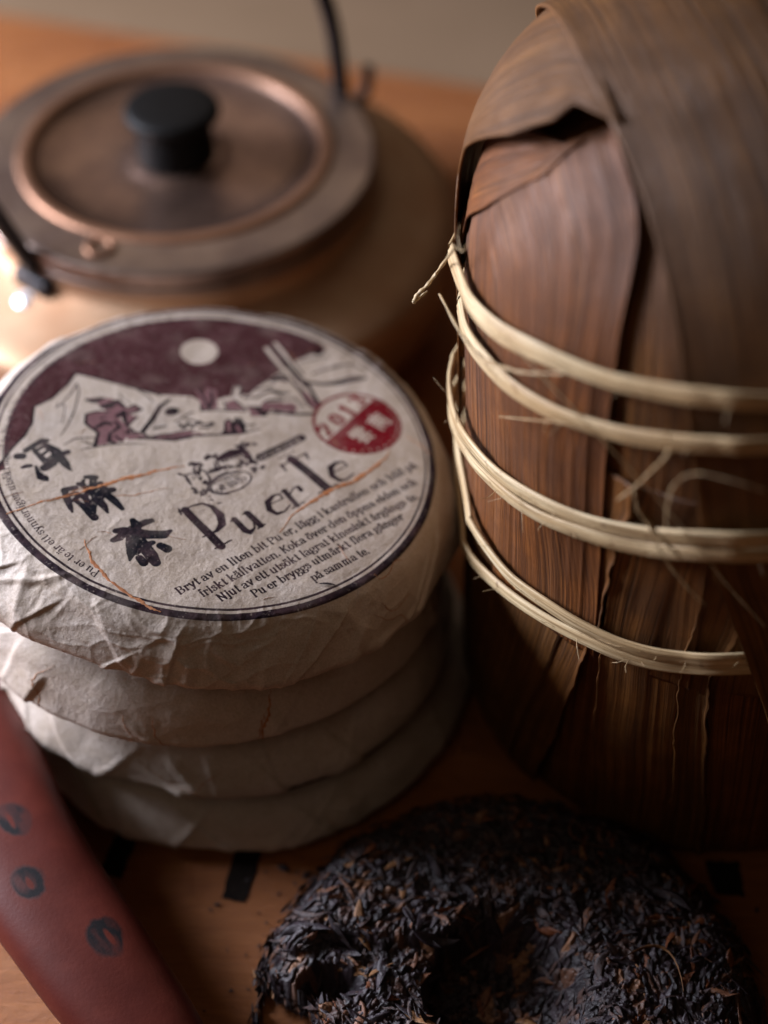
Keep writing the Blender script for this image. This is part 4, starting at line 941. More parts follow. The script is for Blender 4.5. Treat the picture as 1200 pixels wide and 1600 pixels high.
# ------------------------------------------------------------------ bundle of tea in bamboo sheath
BC = np.array([.133, .452]); 
BPROF = catmull(np.array([(.090, 0), (.0965, .007), (.099, .03), (.1005, .08), (.1015, .15), (.103, .205), (.1015, .235), (.095, .259), (.081, .279), (.060, .293), (.032, .302), (0.0005, .305)]), 16)
BS = np.r_[0, np.cumsum(np.hypot(*np.diff(BPROF, axis=0).T))]
Z0 = .20
_el = np.arctan2(BPROF[:, 1] - Z0, BPROF[:, 0]); _rd = np.hypot(BPROF[:, 1] - Z0, BPROF[:, 0]); _m = BPROF[:, 1] >= Z0 - .02
def snap(P, off):
    P = np.asarray(P, float); d = P[..., :2] - BC; rho = np.linalg.norm(d, axis=-1) + 1e-9; z = P[..., 2]
    cyl = np.interp(z, BPROF[:, 1], BPROF[:, 0]) + off
    a = np.arctan2(z - Z0, rho); rs = np.interp(a, _el[_m], _rd[_m]) + off
    nr = np.where(z < Z0, cyl, rs * np.cos(a)); nz = np.where(z < Z0, z, Z0 + rs * np.sin(a))
    return np.concatenate([BC + d / rho[..., None] * nr[..., None], nz[..., None]], -1)
def cyl(th, z): return (BC[0] + .1 * math.cos(R(th)), BC[1] + .1 * math.sin(R(th)), z)
bundle = thing("bamboo_leaf_bundle", "tall domed bundle wrapped in brown bamboo leaves and bound with pale split bamboo bands", "tea bundle", (BC[0], BC[1], 0))
BOFF = np.array([BC[0], BC[1], 0])
def bobj(name, V, F, mat, uv=None, smooth=True, solid=0, lab=None):
    o = mesh_obj(name, np.asarray(V, float).reshape(-1, 3) - BOFF, F, mat, bundle, smooth, uv)
    if solid:
        md = o.modifiers.new("thickness", 'SOLIDIFY'); md.thickness = solid; md.offset = -1; md.use_rim = True
    if lab: o["label"] = lab
    return o
def mm(key): return np.array(PTS[key], float) / 10000
# packed core: closed body under the leaves
nt, nz = 540, 250
sv = np.linspace(0, BS[-1], nz); rr = np.interp(sv, BS, BPROF[:, 0]); zz = np.interp(sv, BS, BPROF[:, 1])
T, S_ = np.meshgrid(np.linspace(0, 2 * math.pi, nt, endpoint=False), sv, indexing='ij')
P = np.stack([BC[0] + rr * np.cos(T), BC[1] + rr * np.sin(T), zz + 0 * T], -1)
side_ = np.clip((S_ - .01) / .02, 0, 1) * np.clip((BS[-1] - .03 - S_) / .05, 0, 1)
ch = np.stack([np.cos(T) * 9, np.sin(T) * 9, S_ * 9], -1)
rib = ridged(np.stack([np.cos(T) * 16, np.sin(T) * 16, S_ * 5], -1), 50, 3)
hd = side_ * (rib * .0012 + fbm(ch, 51, 3) * .003) - .0018
P[..., :2] += (P[..., :2] - BC) / (np.linalg.norm(P[..., :2] - BC, axis=-1, keepdims=True) + 1e-9) * hd[..., None]
uv = np.stack([S_, T * .1 + .003 * fbm(ch * 1.5, 52, 2)], -1)
bobj("inner_leaf", P, grid_faces(nt, nz, True), M_LEAF_B, uv.reshape(-1, 2))

def smooth_u(P, w):
    k = np.hanning(w + 2)[1:-1]; k /= k.sum(); h_ = w // 2
    Q = np.concatenate([2 * P[:1] - P[h_:0:-1], P, 2 * P[-1:] - P[-2:-h_ - 2:-1]])
    return sum(k[i] * Q[i:i + len(P)] for i in range(w))
def leaf(A, B, offA, offB, mat, nu=90, nv=50, seed=0, rough=.0010, lift=(0, 0), solid=.0006, wav=0.0, ribs=22, tear=0.0, lab=None, name="leaf", bulge=0.0, sm=0, corr=.0003):
    """sheet lofted between two long edges A and B (points along the fibres)"""
    A = np.asarray(A, float); B = np.asarray(B, float); rng = np.random.RandomState(seed)
    def per(E_, o):
        o = np.atleast_1d(np.asarray(o, float)); l_ = np.r_[0, np.cumsum(np.linalg.norm(np.diff(E_, axis=0), axis=1))]; l_ /= l_[-1]; t_ = np.linspace(0, 1, nu)
        return np.interp(t_, l_, o) if len(o) == len(E_) else np.interp(t_, np.linspace(0, 1, len(o)), o)
    oA, oB = per(A, offA), per(B, offB); A = resample(A, nu); B = resample(B, nu)
    if sm: A = smooth_u(A, sm); B = smooth_u(B, sm)
    if tear:
        for E_, O_ in ((A, B), (B, A)):
            jag = tear * fbm(np.stack([np.arange(nu) * .35, np.full(nu, seed * 3.3), np.zeros(nu)], 1), 9, 3)
            dirn = (O_ - E_); dirn /= np.linalg.norm(dirn, axis=1)[:, None] + 1e-9; E_ += dirn * jag[:, None]
    v = np.linspace(0, 1, nv); U = np.linspace(0, 1, nu)
    P = A[:, None] * (1 - v)[None, :, None] + B[:, None] * v[None, :, None]
    wv_ = np.clip((1 - np.exp(-v / .15)) * (1 - np.exp(-(1 - v) / .15)) * 1.2, 0, 1)[None, :, None]; P = P * (1 - wv_) + smooth_u(P, 25 if nu > 60 else 9) * wv_
    P = snap(P, .01)        # to even the sheet out before measuring it
    W = np.linalg.norm(A - B, axis=1).mean(); Ln = np.r_[0, np.cumsum(np.linalg.norm(np.diff(A, axis=0), axis=1))]
    uu, vv = np.meshgrid(Ln, v * W, indexing='ij')
    q = np.stack([uu * 12, vv * 60, uu * 0 + seed], -1)
    off = oA[:, None] * (1 - v) + oB[:, None] * v + bulge * np.sin(math.pi * v)[None] * np.sin(math.pi * U)[:, None]
    off = off + rough * fbm(q, seed, 3) + corr * ridged(np.stack([uu * 4, vv * 300, uu * 0 + seed], -1), seed + 4, 2) * min(1, ribs / 22)
    off = off + lift[0] * np.exp(-v / .05)[None] + lift[1] * np.exp(-(1 - v) / .05)[None]
    P = snap(P, off)
    wv = wav * fbm(np.stack([uu * 22, vv * 22, uu * 0 + seed + .5], -1), seed + 7, 2)
    return bobj(name, P, grid_faces(nu, nv), mat, np.stack([uu + seed * .37, vv + wv + seed * .11], -1).reshape(-1, 2), True, solid, lab)

gapA, lineB, lineC, lineD, lineE = mm('gapA'), mm('lineB'), mm('lineC'), mm('lineD'), mm('lineE')
ridge, cleft, strapL, hood = mm('ridge'), mm('cleft'), mm('strapL'), mm('hoodlow')
def down(a, n=5, th=None, z0=.0): # straight run down the side
    return [cyl(th, z) for z in np.linspace(a, z0, n)]
upG = [cyl(-122, .20), cyl(-122.5, .18)]
# lower strips, each torn along its own line
leaf([cyl(-196, .20)] + down(.18, 5, -198, .003), [cyl(-134, .20), cyl(-133, .15)] + list(lineC) + [cyl(-146, .002)], .0, .0012, M_LEAF_C, seed=1, wav=.002, lift=(0, .0006), tear=.0012)
leaf([cyl(-136, .20), cyl(-134.5, .15)] + list(lineC + [[-.001, 0, 0]]) + [cyl(-147, .002)], upG + list(gapA), .0006, .0030, M_LEAF, 90, 40, seed=2, lift=(.0, .0014), tear=.0022, wav=.002)
leaf([cyl(-121.5, .20)] + list(lineB) + [cyl(-122, .002)], [cyl(-106, .20), cyl(-106, .15)] + list(lineD) + [cyl(-104, .002)], .0022, .0010, M_LEAF, 90, 40, seed=3, lift=(.0012, 0), tear=.0010, wav=.002)
leaf([cyl(-107, .20), cyl(-107, .15)] + list(lineD) + [cyl(-105, .002)], [cyl(-99, .20), cyl(-99.5, .14)] + list(lineE) + [cyl(-96, .002)], .0016, .0024, M_LEAF_C, 90, 26, seed=4, lift=(.0010, .0012), tear=.0016)
leaf([cyl(-100, .20), cyl(-100.5, .14)] + list(lineE) + [cyl(-97, .002)], [cyl(-84, .20), cyl(-82, .1), cyl(-80, .002)], .0008, .0014, M_LEAF_B, 90, 30, seed=5, tear=.0014)
leaf([cyl(-85, .20), cyl(-84, .1), cyl(-82, .002)], [cyl(-50, .20), cyl(-48, .1), cyl(-46, .002)], .0018, .0006, M_LEAF, 70, 40, seed=6, tear=.0014)
leaf([cyl(-51, .20), cyl(-49, .002)], [cyl(20, .20), cyl(22, .002)], .0010, .0006, M_LEAF_C, 50, 50, seed=16)
leaf([cyl(18, .20), cyl(20, .002)], [cyl(90, .20), cyl(92, .002)], .0014, .0006, M_LEAF, 50, 50, seed=17)
leaf([cyl(88, .20), cyl(90, .002)], [cyl(166, .20), cyl(164, .002)], .0010, .0006, M_LEAF_B, 50, 50, seed=18)
# upper body: the folded leaf with a crest, fibres running down from it
rd_ = list(ridge[::-1])
leaf([ridge[5] + [-.004, .008, -.004], cyl(-182, .215), cyl(-178, .19), cyl(-176, .16), cyl(-176, .12)], [ridge[3], cyl(-158, .235), cyl(-155, .21), cyl(-153, .17), cyl(-152, .12)], .0014, .0022, M_LEAF_B, 90, 34, seed=7, sm=21, wav=.003, lift=(.0008, 0))
leaf([ridge[4], cyl(-160, .235), cyl(-157, .21), cyl(-155, .17), cyl(-154, .11)], [ridge[0], cleft[0], cleft[2], cleft[4], cyl(-127, .19), cyl(-125, .11)], .0026, .0030, M_LEAF_B, 140, 90, seed=8, sm=31, wav=.010, lift=(0, .0006), bulge=.0020, rough=.0009)
leaf([cleft[0] + [.002, 0, .001], cleft[2] + [.003, 0, 0], cleft[4] + [.003, 0, 0], cyl(-124.5, .19), cyl(-123, .11)], [strapL[5] + [.01, 0, 0], strapL[8] + [.01, 0, 0], cyl(-108, .22), cyl(-107, .17), cyl(-106, .11)], .0010, .0020, M_LEAF, 110, 36, seed=9, sm=21, wav=.004, lift=(.0002, .001), rough=.0012)
leaf([cyl(-110, .24), cyl(-109, .17), cyl(-108, .11)], [cyl(-60, .24), cyl(-62, .17), cyl(-64, .11)], .0016, .0012, M_LEAF_C, 60, 50, seed=10, rough=.0014)
# leaf above the crest, its fibres run across
leaf([ridge[0] + [.004, 0, .001]] + list(ridge[1:]) + [cyl(-186, .215)], [cyl(-150, .296), cyl(-172, .291), cyl(-184, .280), cyl(-194, .262), cyl(-200, .235), cyl(-200, .21)], .0030, .0020, M_LEAF_B, 90, 50, seed=12, sm=9, wav=.004, lift=(.0004, 0), bulge=.0010)
# back of the dome
leaf([cyl(-150, .2), BC.tolist() + [.33]], [cyl(-150, .2), BC.tolist() + [.33]], .001, .001, M_LEAF, 3, 3, seed=19) if False else None
# hood: folded leaf passing over the top and down the left side, standing off the body
back = [(.0640, .5080, .2960), (.0560, .5250, .2860), (.0440, .5350, .2760), (.0330, .5330, .2640), (.0240, .5230, .2500), (.0150, .5080, .2340), (.0140, .4960, .2180), (.0150, .4900, .2000), (.0160, .4880, .170)]
leaf(list(hood) + [(.0250, .4600, .190), (.0280, .4600, .168)], back, [.0125, .013, .0125, .012, .012, .0105, .009, .008, .0068, .0052, .004, .003], [.013, .011, .010, .009, .007, .004, .003, .002], M_LEAF_C, 140, 60, seed=13, wav=.004, solid=.0009, rough=.0006, corr=.00012, lab="smooth folded leaf hooded over the left shoulder")
# strap: broad sheath laid over the top and down the front right
rightE = [(.150, .590, .262), (.185, .540, .292), (.205, .470, .296), (.218, .410, .270), (.226, .385, .235), (.232, .385, .20), (.234, .39, .15), (.232, .39, .10), (.228, .392, .04)]
OFFS = [.006, .012, .014, .0145, .0135, .0115, .0095, .0085, .0075, .0068, .0062, .006, .006, .006, .006, .0065, .0075, .007, .007]
strp = [(.020, .560, .235), (.045, .535, .270)] + list(strapL) + [(.1400, .3480, .075), (.1480, .3500, .035)]
leaf(strp, rightE, OFFS, [.006, .006, .006, .005, .004, .004], M_LEAF_C, 180, 90, seed=14, sm=15, wav=.002, solid=.0011, rough=.0005, corr=.00012, lift=(.0016, 0), lab="broad smooth sheath draped over the top and down the right side")
# pale inner sliver at the far left
leaf([cyl(-192, .225), cyl(-190, .19), cyl(-190, .13)], [cyl(-186, .225), cyl(-184, .19), cyl(-184, .13)], .0040, .0045, M_LEAF, 40, 10, seed=15)

def band(name, pts, w, t, seed, closed=True, front_only=False, lab=None):
    """flat split-bamboo band round the bundle"""
    p = np.asarray(pts, float)
    if closed:
        a0 = math.degrees(math.atan2(p[0, 1] - BC[1], p[0, 0] - BC[0])) % 360; a1 = math.degrees(math.atan2(p[-1, 1] - BC[1], p[-1, 0] - BC[0])) % 360
        # visible run goes from the left (about 180) round the front to a1; close it round the back
        ext = []
        n = 9; span = (a0 - a1) % 360
        for k in range(1, n):
            a = a1 + span * k / n; z = p[-1, 2] + (p[0, 2] - p[-1, 2]) * (k / n) ** 1.0 + .004 * math.sin(math.pi * k / n)
            rr_ = .1085 if k < n - 1 else .107
            ext.append((BC[0] + rr_ * math.cos(R(a)), BC[1] + rr_ * math.sin(R(a)), z))
        p = np.vstack([p, ext, p[:1]])
    C_ = resample(catmull(p, 16), 320)
    if closed: C_[-1] = C_[0]
    C_ += .0006 * np.stack([fbm(np.c_[C_[:, :2] * 30, C_[:, 2:] * 30], seed + k, 2) for k in range(3)], 1)
    d = np.gradient(C_, axis=0); d /= np.linalg.norm(d, axis=1)[:, None]
    rad = np.c_[C_[:, :2] - BC, np.zeros(len(C_))]; rad /= np.linalg.norm(rad, axis=1)[:, None]
    rad = rad - (rad * d).sum(1)[:, None] * d; rad /= np.linalg.norm(rad, axis=1)[:, None]; up = np.cross(d, rad)
    L_ = np.r_[0, np.cumsum(np.linalg.norm(np.diff(C_, axis=0), axis=1))]
    na = 22; V = []; UV = []
    for i in range(len(C_)):
        ww = w * (1 + .10 * math.sin(L_[i] * 28 + seed) + .06 * math.sin(L_[i] * 90 + seed * 2)); tw = .12 * math.sin(L_[i] * 14 + seed)
        u_ = up[i] * math.cos(tw) + rad[i] * math.sin(tw); r_ = rad[i] * math.cos(tw) - up[i] * math.sin(tw)
        for j in range(na):
            a = 2 * math.pi * j / na; ca, sa = math.cos(a), math.sin(a)
            ca = math.copysign(abs(ca) ** .8, ca); sa = math.copysign(abs(sa) ** .8, sa)
            groove = 1 - .34 * abs(math.sin(ca * 5.0 + seed + L_[i] * 5)) * (sa > 0)
            V.append(C_[i] + u_ * ca * ww / 2 + r_ * sa * t / 2 * groove); UV.append((L_[i] + seed, j / na * .016))
    return bobj(name, V, grid_faces(na, len(C_), True)[:, ::-1] if False else np.concatenate([np.array([[i * na + j, i * na + (j + 1) % na, (i + 1) * na + (j + 1) % na, (i + 1) * na + j] for j in range(na)]) for i in range(len(C_) - 1)]), M_RATTAN, np.array(UV), True, 0, lab)
band("bamboo_band", mm('r1'), .0070, .0022, 1)
band("bamboo_band", mm('r2'), .0070, .0024, 2)
band("bamboo_band", mm('r3a'), .0064, .0024, 3)
band("bamboo_band", mm('r3b'), .0056, .0024, 4)
band("bamboo_band", mm('r4a')[:, :], .0056, .0024, 5)
band("bamboo_band", mm('r4b')[:, :], .0050, .0024, 6)
def thread(name, pts, w, seed, parent=bundle, off=BOFF, mat=None, sides=6):
    C_ = catmull(np.asarray(pts, float), 8); d = np.gradient(C_, axis=0); d /= np.linalg.norm(d, axis=1)[:, None] + 1e-9
    V = []; UV = []
    for i in range(len(C_)):
        a = np.cross(d[i], [0.3, .2, 1.0]); a /= np.linalg.norm(a); b = np.cross(d[i], a)
        ww = w * (.55 + .45 * math.sin(math.pi * min(1, max(0, (i + 1) / (len(C_) + 1))))) * (1 + .25 * math.sin(i * 1.3 + seed))
        for j in range(sides):
            t = 2 * math.pi * j / sides; V.append(C_[i] + a * math.cos(t) * ww / 2 + b * math.sin(t) * ww / 3); UV.append((i * .002, j * .001))
    F = np.array([[i * sides + j, i * sides + (j + 1) % sides, (i + 1) * sides + (j + 1) % sides, (i + 1) * sides + j] for i in range(len(C_) - 1) for j in range(sides)])
    o = mesh_obj(name, np.array(V) - off, F, mat or M_RATTAN, parent, True, np.array(UV)); return o
for k, (key, w) in enumerate((('t1', .0016), ('t3', .0016), ('t4', .0007), ('t5', .0009), ('t6', .0014), ('t7', .0017), ('t8', .0010), ('t9', .0007), ('t10', .0005), ('t11', .0005))):
    thread("loose_fibre", mm(key), w, k)
rng = np.random.RandomState(77)
for k in range(64):      # short hairs standing off the bands
    key = ['r1', 'r2', 'r3a', 'r3b', 'r4a', 'r4b'][k % 6]; p = mm(key); i = rng.randint(1, len(p) - 1); b = p[i] + (p[i + 1 if i + 1 < len(p) else i - 1] - p[i]) * rng.uniform(0, 1)
    o_ = np.array([*(b[:2] - BC), 0]); o_ /= np.linalg.norm(o_); l_ = rng.uniform(.003, .008); dr = o_ * .5 + rng.normal(0, .6, 3)
    thread("loose_fibre", [b + o_ * .001, b + o_ * .0018 + dr * l_ * .4, b + o_ * .0016 + dr * l_ * .8 + rng.normal(0, .001, 3)], .00028, k, sides=4)

# ------------------------------------------------------------------ bare broken tea cake
TC = np.array([.0445, .2830]); TR = .0935
tea = thing("broken_tea_cake", "dark unwrapped tea cake of pressed leaves, broken at its left edge, hollow in the middle", "tea cake", (TC[0], TC[1], 0))
def tea_height(x, y):
    x = np.asarray(x, float); y = np.asarray(y, float); p = np.stack([x * 60, y * 60, x * 0], -1)
    r = np.hypot(x, y); rn = r / TR + .03 * fbm(p * .7, 81, 3)
    e = np.clip(1 - rn, 0, 1)
    z = .0285 * np.clip(1 - np.clip(1 - e / .24, 0, 1) ** 2.2, 0, 1) ** .62 - .003 * rn ** 2
    # hollow
    hx, hy = x + .003, y - .004
    hr = np.hypot(hx, hy * 1.0) / .0255 + .10 * fbm(p * 1.3, 83, 3); left = 1 / (1 + np.exp((hx + .004) / .004))
    w_ = .07 + .24 * (1 - left)
    z = z - .0255 * 1 / (1 + np.exp((hr - 1) / w_ * 2.2)) * (z > 0)
    # broken left front: a step down to lower layers, then the edge torn away
    edge_x = np.interp(y, [-.10, -.04, -.02, -.005, .005, .010, .017, .030], [-.030, -.046, -.056, -.066, -.071, -.080, -.092, -.13]) + .005 * fbm(p * 2.2, 85, 4)
    z = np.where(x < edge_x, -.004, z)
    # lower torn layer between the torn side and the hollow
    sh = 1 / (1 + np.exp((y - .020 + .006 * fbm(p * .9, 88, 3)) / .0010)) / (1 + np.exp((x + .023 + .004 * fbm(p * 1.2, 89, 3)) / .0014))
    z = z - .0062 * sh * (z > .008)
    cav = np.exp(-((((x + .064) / .0105) ** 2 + ((y - .0085) / .0058) ** 2) ** 2)); z = z - .013 * cav * (z > .004)
    z = z + (.0016 * fbm(p * 3, 90, 3) + .0016 * fbm(p * 8, 91, 3)) * (z > .001)
    return np.maximum(z, -.0060)
_gx = np.linspace(-.1, .1, 420); _GX, _GY = np.meshgrid(_gx, _gx, indexing='ij'); _GH = tea_height(_GX, _GY)
_GF = fbm(np.stack([_GX * 40, _GY * 40, _GX * 0 + 3.0], -1), 95, 2) * 9
def glook(G, x, y):
    u = (np.clip(x, -.0999, .0999) + .1) / .2 * 419; v = (np.clip(y, -.0999, .0999) + .1) / .2 * 419; i = int(u); j = int(v); a = u - i; b = v - j
    return (G[i, j] * (1 - a) + G[i + 1, j] * a) * (1 - b) + (G[i, j + 1] * (1 - a) + G[i + 1, j + 1] * a) * b
nt, nr_ = 960, 360
T, Q_ = np.meshgrid(np.linspace(0, 2 * math.pi, nt, endpoint=False), np.linspace(0.001, 1.0, nr_), indexing='ij')
X, Y = Q_ * TR * np.cos(T), Q_ * TR * np.sin(T); Zt = tea_height(X, Y)
# flattened leaves pressed flat against each other: patches of long cells lying in different directions
pw = np.stack([X, Y, X * 0], -1); wx, wy = X + .0022 * fbm(pw * 130, 301, 3), Y + .0022 * fbm(pw * 130, 302, 3)
best = np.full(X.shape, -9.); hh = np.zeros(X.shape); cid = np.zeros(X.shape)
for k in range(6):
    an = k * math.pi / 6 + .2; w_ = fbm(pw * 95, 310 + k, 2); ca, sa = math.cos(an), math.sin(an)
    l_, c_ = (105, 360) if k % 2 else (150, 300)
    d1, d2, idv = cells2((wx * ca + wy * sa) * l_, (-wx * sa + wy * ca) * c_, 320 + k)
    hk = np.clip((d2 - d1) * 1.5, 0, .75) + .5 * idv; sel = w_ > best
    best = np.where(sel, w_, best); hh = np.where(sel, hk, hh); cid = np.where(sel, idv, cid)
Zc = np.maximum(Zt, .0002) + (hh - .6) * .0017 * (Zt > .001) - .0012 * (Q_ > .985)
Zc = np.where(Zt < -.003, -.0040, Zc)      # torn away: nothing above the table here
M_T = [mat_tea("tea_dark", lin(44, 32, 32), lin(74, 54, 50), .5), mat_tea("tea_black", lin(34, 27, 32), lin(58, 46, 52), .42), mat_tea("tea_brown", lin(92, 56, 38), lin(122, 80, 56), .5), mat_tea("tea_tan", lin(116, 78, 46), lin(150, 108, 72), .55), mat_tea("tea_rust", lin(96, 50, 26), lin(120, 68, 36), .5)]
pal = np.array([lin(46, 34, 38), lin(58, 45, 50), lin(34, 26, 30), lin(74, 50, 42), lin(98, 64, 46), lin(142, 100, 72)])
sel = np.searchsorted([.30, .52, .74, .88, .965, 1.01], (cid * 7.13) % 1.0)
core = mesh_obj("pressed_core", np.stack([X, Y, Zc], -1).reshape(-1, 3), grid_faces(nt, nr_, True), mat_tea_core(), tea)
ca_ = core.data.color_attributes.new("leaf_colour", 'FLOAT_COLOR', 'POINT')
ca_.data.foreach_set("color", np.c_[pal[sel.ravel()], np.ones(sel.size)].astype(np.float32).ravel())
# tea leaves: curled strips
def curl_mesh(rng, L, W, n=7, flat=.8):
    """one curled leaf, local x along its length"""
    t = np.linspace(-.5, .5, n); bend = rng.uniform(-1.2, 1.2); up = rng.uniform(-.3, .5); tw = rng.uniform(-.9, .9)
    c = np.stack([t * L, bend * (t * t - .1) * L * .6, up * (.12 - t * t) * L * .10], 1); V = []
    for i in range(n):
        w = W * (1 - (2 * abs(t[i])) ** 2.2 * .85) * .5; a = tw * t[i] * 3
        for j, (cy, cz) in enumerate(((-1, .0), (-.45, .55), (.45, .55), (1, .0), (0, -.35))):
            yy, zz_ = cy * w, cz * w * flat; V.append((c[i, 0], c[i, 1] + yy * math.cos(a) - zz_ * math.sin(a), c[i, 2] + yy * math.sin(a) + zz_ * math.cos(a)))
    F = [[i * 5 + j, i * 5 + (j + 1) % 5, (i + 1) * 5 + (j + 1) % 5, (i + 1) * 5 + j] for i in range(n - 1) for j in range(5)]
    return np.array(V), np.array(F)
rng = np.random.RandomState(5)
def place_frame(x, y, rng, tilt=.18):
    e = .0012; n = np.array([-(glook(_GH, x + e, y) - glook(_GH, x - e, y)) / (2 * e), -(glook(_GH, x, y + e) - glook(_GH, x, y - e)) / (2 * e), 1.0])
    n[:2] = np.clip(n[:2], -2.2, 2.2); n /= np.linalg.norm(n); n = n + rng.normal(0, tilt * .5, 3) * .45; n /= np.linalg.norm(n)
    flow = glook(_GF, x, y) + rng.normal(0, .55)
    a = np.array([math.cos(flow), math.sin(flow), 0]); a -= a @ n * n; a /= np.linalg.norm(a); return a, np.cross(n, a), n
def scatter_pts(N, rng):
    out = []
    while len(out) < N:
        a = rng.uniform(0, 2 * math.pi, N); r = TR * np.sqrt(rng.uniform(0, 1, N)) * 1.01; x, y = r * np.cos(a), r * np.sin(a); z = tea_height(x, y)
        k = (z > .0004) & (y > -.035); out += list(zip(x[k], y[k], z[k]))
    return out[:N]
VV, FF, MI = [], [], []; base = 0
templ = [curl_mesh(rng, rng.uniform(.008, .018), rng.uniform(.0011, .0026), 7, .26) if k_ % 3 == 0 else curl_mesh(rng, rng.uniform(.006, .013), rng.uniform(.0020, .0042), 6, .14) for k_ in range(24)]
for (x, y, z) in scatter_pts(900, rng):
    a, b, n = place_frame(x, y, rng); V, F = templ[rng.randint(24)]; s = rng.uniform(.6, 1.15)
    VV.append(np.array([x, y, z]) + s * (V[:, :1] * a + V[:, 1:2] * b + V[:, 2:] * n) + n * rng.uniform(-.0003, .0002)); FF.append(F + base); base += len(V)
    MI.append(np.full(len(F), rng.choice(5, p=[.54, .34, .08, .01, .03])))
for k in range(1100):       # matted leaves on the torn side and round the rim
    if k % 2: 
        y = rng.uniform(-.034, .03); x = float(np.interp(y, [-.10, -.04, -.02, -.005, .005, .010, .017, .030], [-.030, -.046, -.056, -.066, -.071, -.080, -.092, -.13])) + rng.uniform(-.001, .004)
        if math.hypot(x, y) > TR: continue
        n = np.array([-1, -.3, .2])
    else:
        a_ = rng.uniform(-.3, math.pi + .2); r_ = TR * rng.uniform(.955, .985); x, y = r_ * math.cos(a_), r_ * math.sin(a_); n = np.array([math.cos(a_), math.sin(a_), .35])
    z = rng.uniform(.0005, max(.004, glook(_GH, x * .95 + .003 * (k % 2), y * .95)) * .9); n = n + rng.normal(0, .25, 3); n /= np.linalg.norm(n)
    a = np.cross(n, [rng.normal(0, .5), rng.normal(0, .5), 1]); a /= np.linalg.norm(a); b = np.cross(n, a); V, F = templ[rng.randint(24)]; s = rng.uniform(.5, 1.0)
    VV.append(np.array([x, y, z]) + s * (V[:, :1] * a + V[:, 1:2] * b + V[:, 2:] * n)); FF.append(F + base); base += len(V)
    MI.append(np.full(len(F), rng.choice(5, p=[.50, .32, .12, .02, .04])))
st = mesh_obj("pressed_leaves", np.vstack(VV), np.vstack(FF), M_T[0], tea)
for m in M_T[1:]: st.data.materials.append(m)
st.data.polygons.foreach_set("material_index", np.concatenate(MI).astype(np.int32)); st["kind"] = "stuff"
# the larger leaves that can be picked out
big = []
for k in range(15):
    V, F = curl_mesh(rng, rng.uniform(.011, .019), rng.uniform(.0024, .0046), 9, .2)
    m_ = M_T[[0, 1, 2, 0, 1, 0, 0, 4, 1, 2, 0, 1, 3, 0, 1][k]]
    o = mesh_obj("tea_leaf", V, F, m_, tea); big.append(o)
cnt = 0
pts = [(.0000, .0, 0)] 
for (x, y, z) in scatter_pts(420, rng):
    if cnt >= 285: break
    if y < -.022: continue
    a, b, n = place_frame(x, y, rng, .2)
    src = big[cnt % 15]; o = src if cnt < 15 else link(src.copy(), tea)
    if cnt >= 15: o.parent = tea
    s = rng.uniform(.55, 1.1)
    o.matrix_local = Matrix(((a[0] * s, b[0] * s, n[0] * s, x - n[0] * .0002), (a[1] * s, b[1] * s, n[1] * s, y - n[1] * .0002), (a[2] * s, b[2] * s, n[2] * s, z - n[2] * .0002), (0, 0, 0, 1)))
    cnt += 1
# three pale twigs that stand out
def tea_twig(px, py, ang, L, W, mat, bend, lab):
    V, F = curl_mesh(np.random.RandomState(int(L * 1e5)), L, W, 11); V[:, 1] = V[:, 1] * .3 + bend * (V[:, 0] ** 2) / L
    x, y = px - TC[0], py - TC[1]; z = float(tea_height(x, y)); o = mesh_obj("tea_stalk", V, F, mat, tea); o.location = (x, y, z + .0022); o.rotation_euler = (0, .12, ang); o["label"] = lab
tea_twig(.0990, .2990, -.45, .0240, .0036, M_T[3], -2.0, "long tan stalk at the right edge")
tea_twig(.0700, .3480, -1.25, .0240, .0032, M_T[2], 3.0, "bent olive brown stalk near the back")
tea_twig(-.0090, .3275, -.05, .0180, .0022, M_T[3], .6, "pale tan stalk lying crosswise at the left")

# ------------------------------------------------------------------ crumbs of tea on the table
for k, (x, y, s, lab) in enumerate(((-.0637, .3342, .0011, "single dark tea crumb on the table between the stack and the red pouch"), (.1422, .3317, .0012, "single dark tea crumb on the table beside the right painted bar"), (-.0390, .3500, .0022, "larger tea crumb on the table in front of the stack, left of its neighbour"), (-.0300, .3470, .0018, "smaller tea crumb on the table in front of the stack, right of its neighbour"))):
    V, F = curl_mesh(np.random.RandomState(k + 50), s * 2.6, s * 1.3, 6)
    o = mesh_obj("tea_crumb", V + [0, 0, s * .35], F, M_T[1]); o.location = (x, y, .0004); o.rotation_euler = (0, 0, k * 1.3); o["label"] = lab; o["category"] = "tea crumb"; o["group"] = "tea crumbs on the table"
o = mesh_obj("tea_crumb", templ[3][0] * .6, templ[3][1], M_T[1]); cx, cy = .0445, -.0655; 
o.parent = None; o.matrix_world = top_cake.matrix_basis @ Matrix.Translation((cx, cy, zf(cx, cy) + .0006)); o["label"] = "black tea crumb lying on the printed ring of the topmost wrapped cake"; o["category"] = "tea crumb"; o["group"] = "tea crumbs on the label"

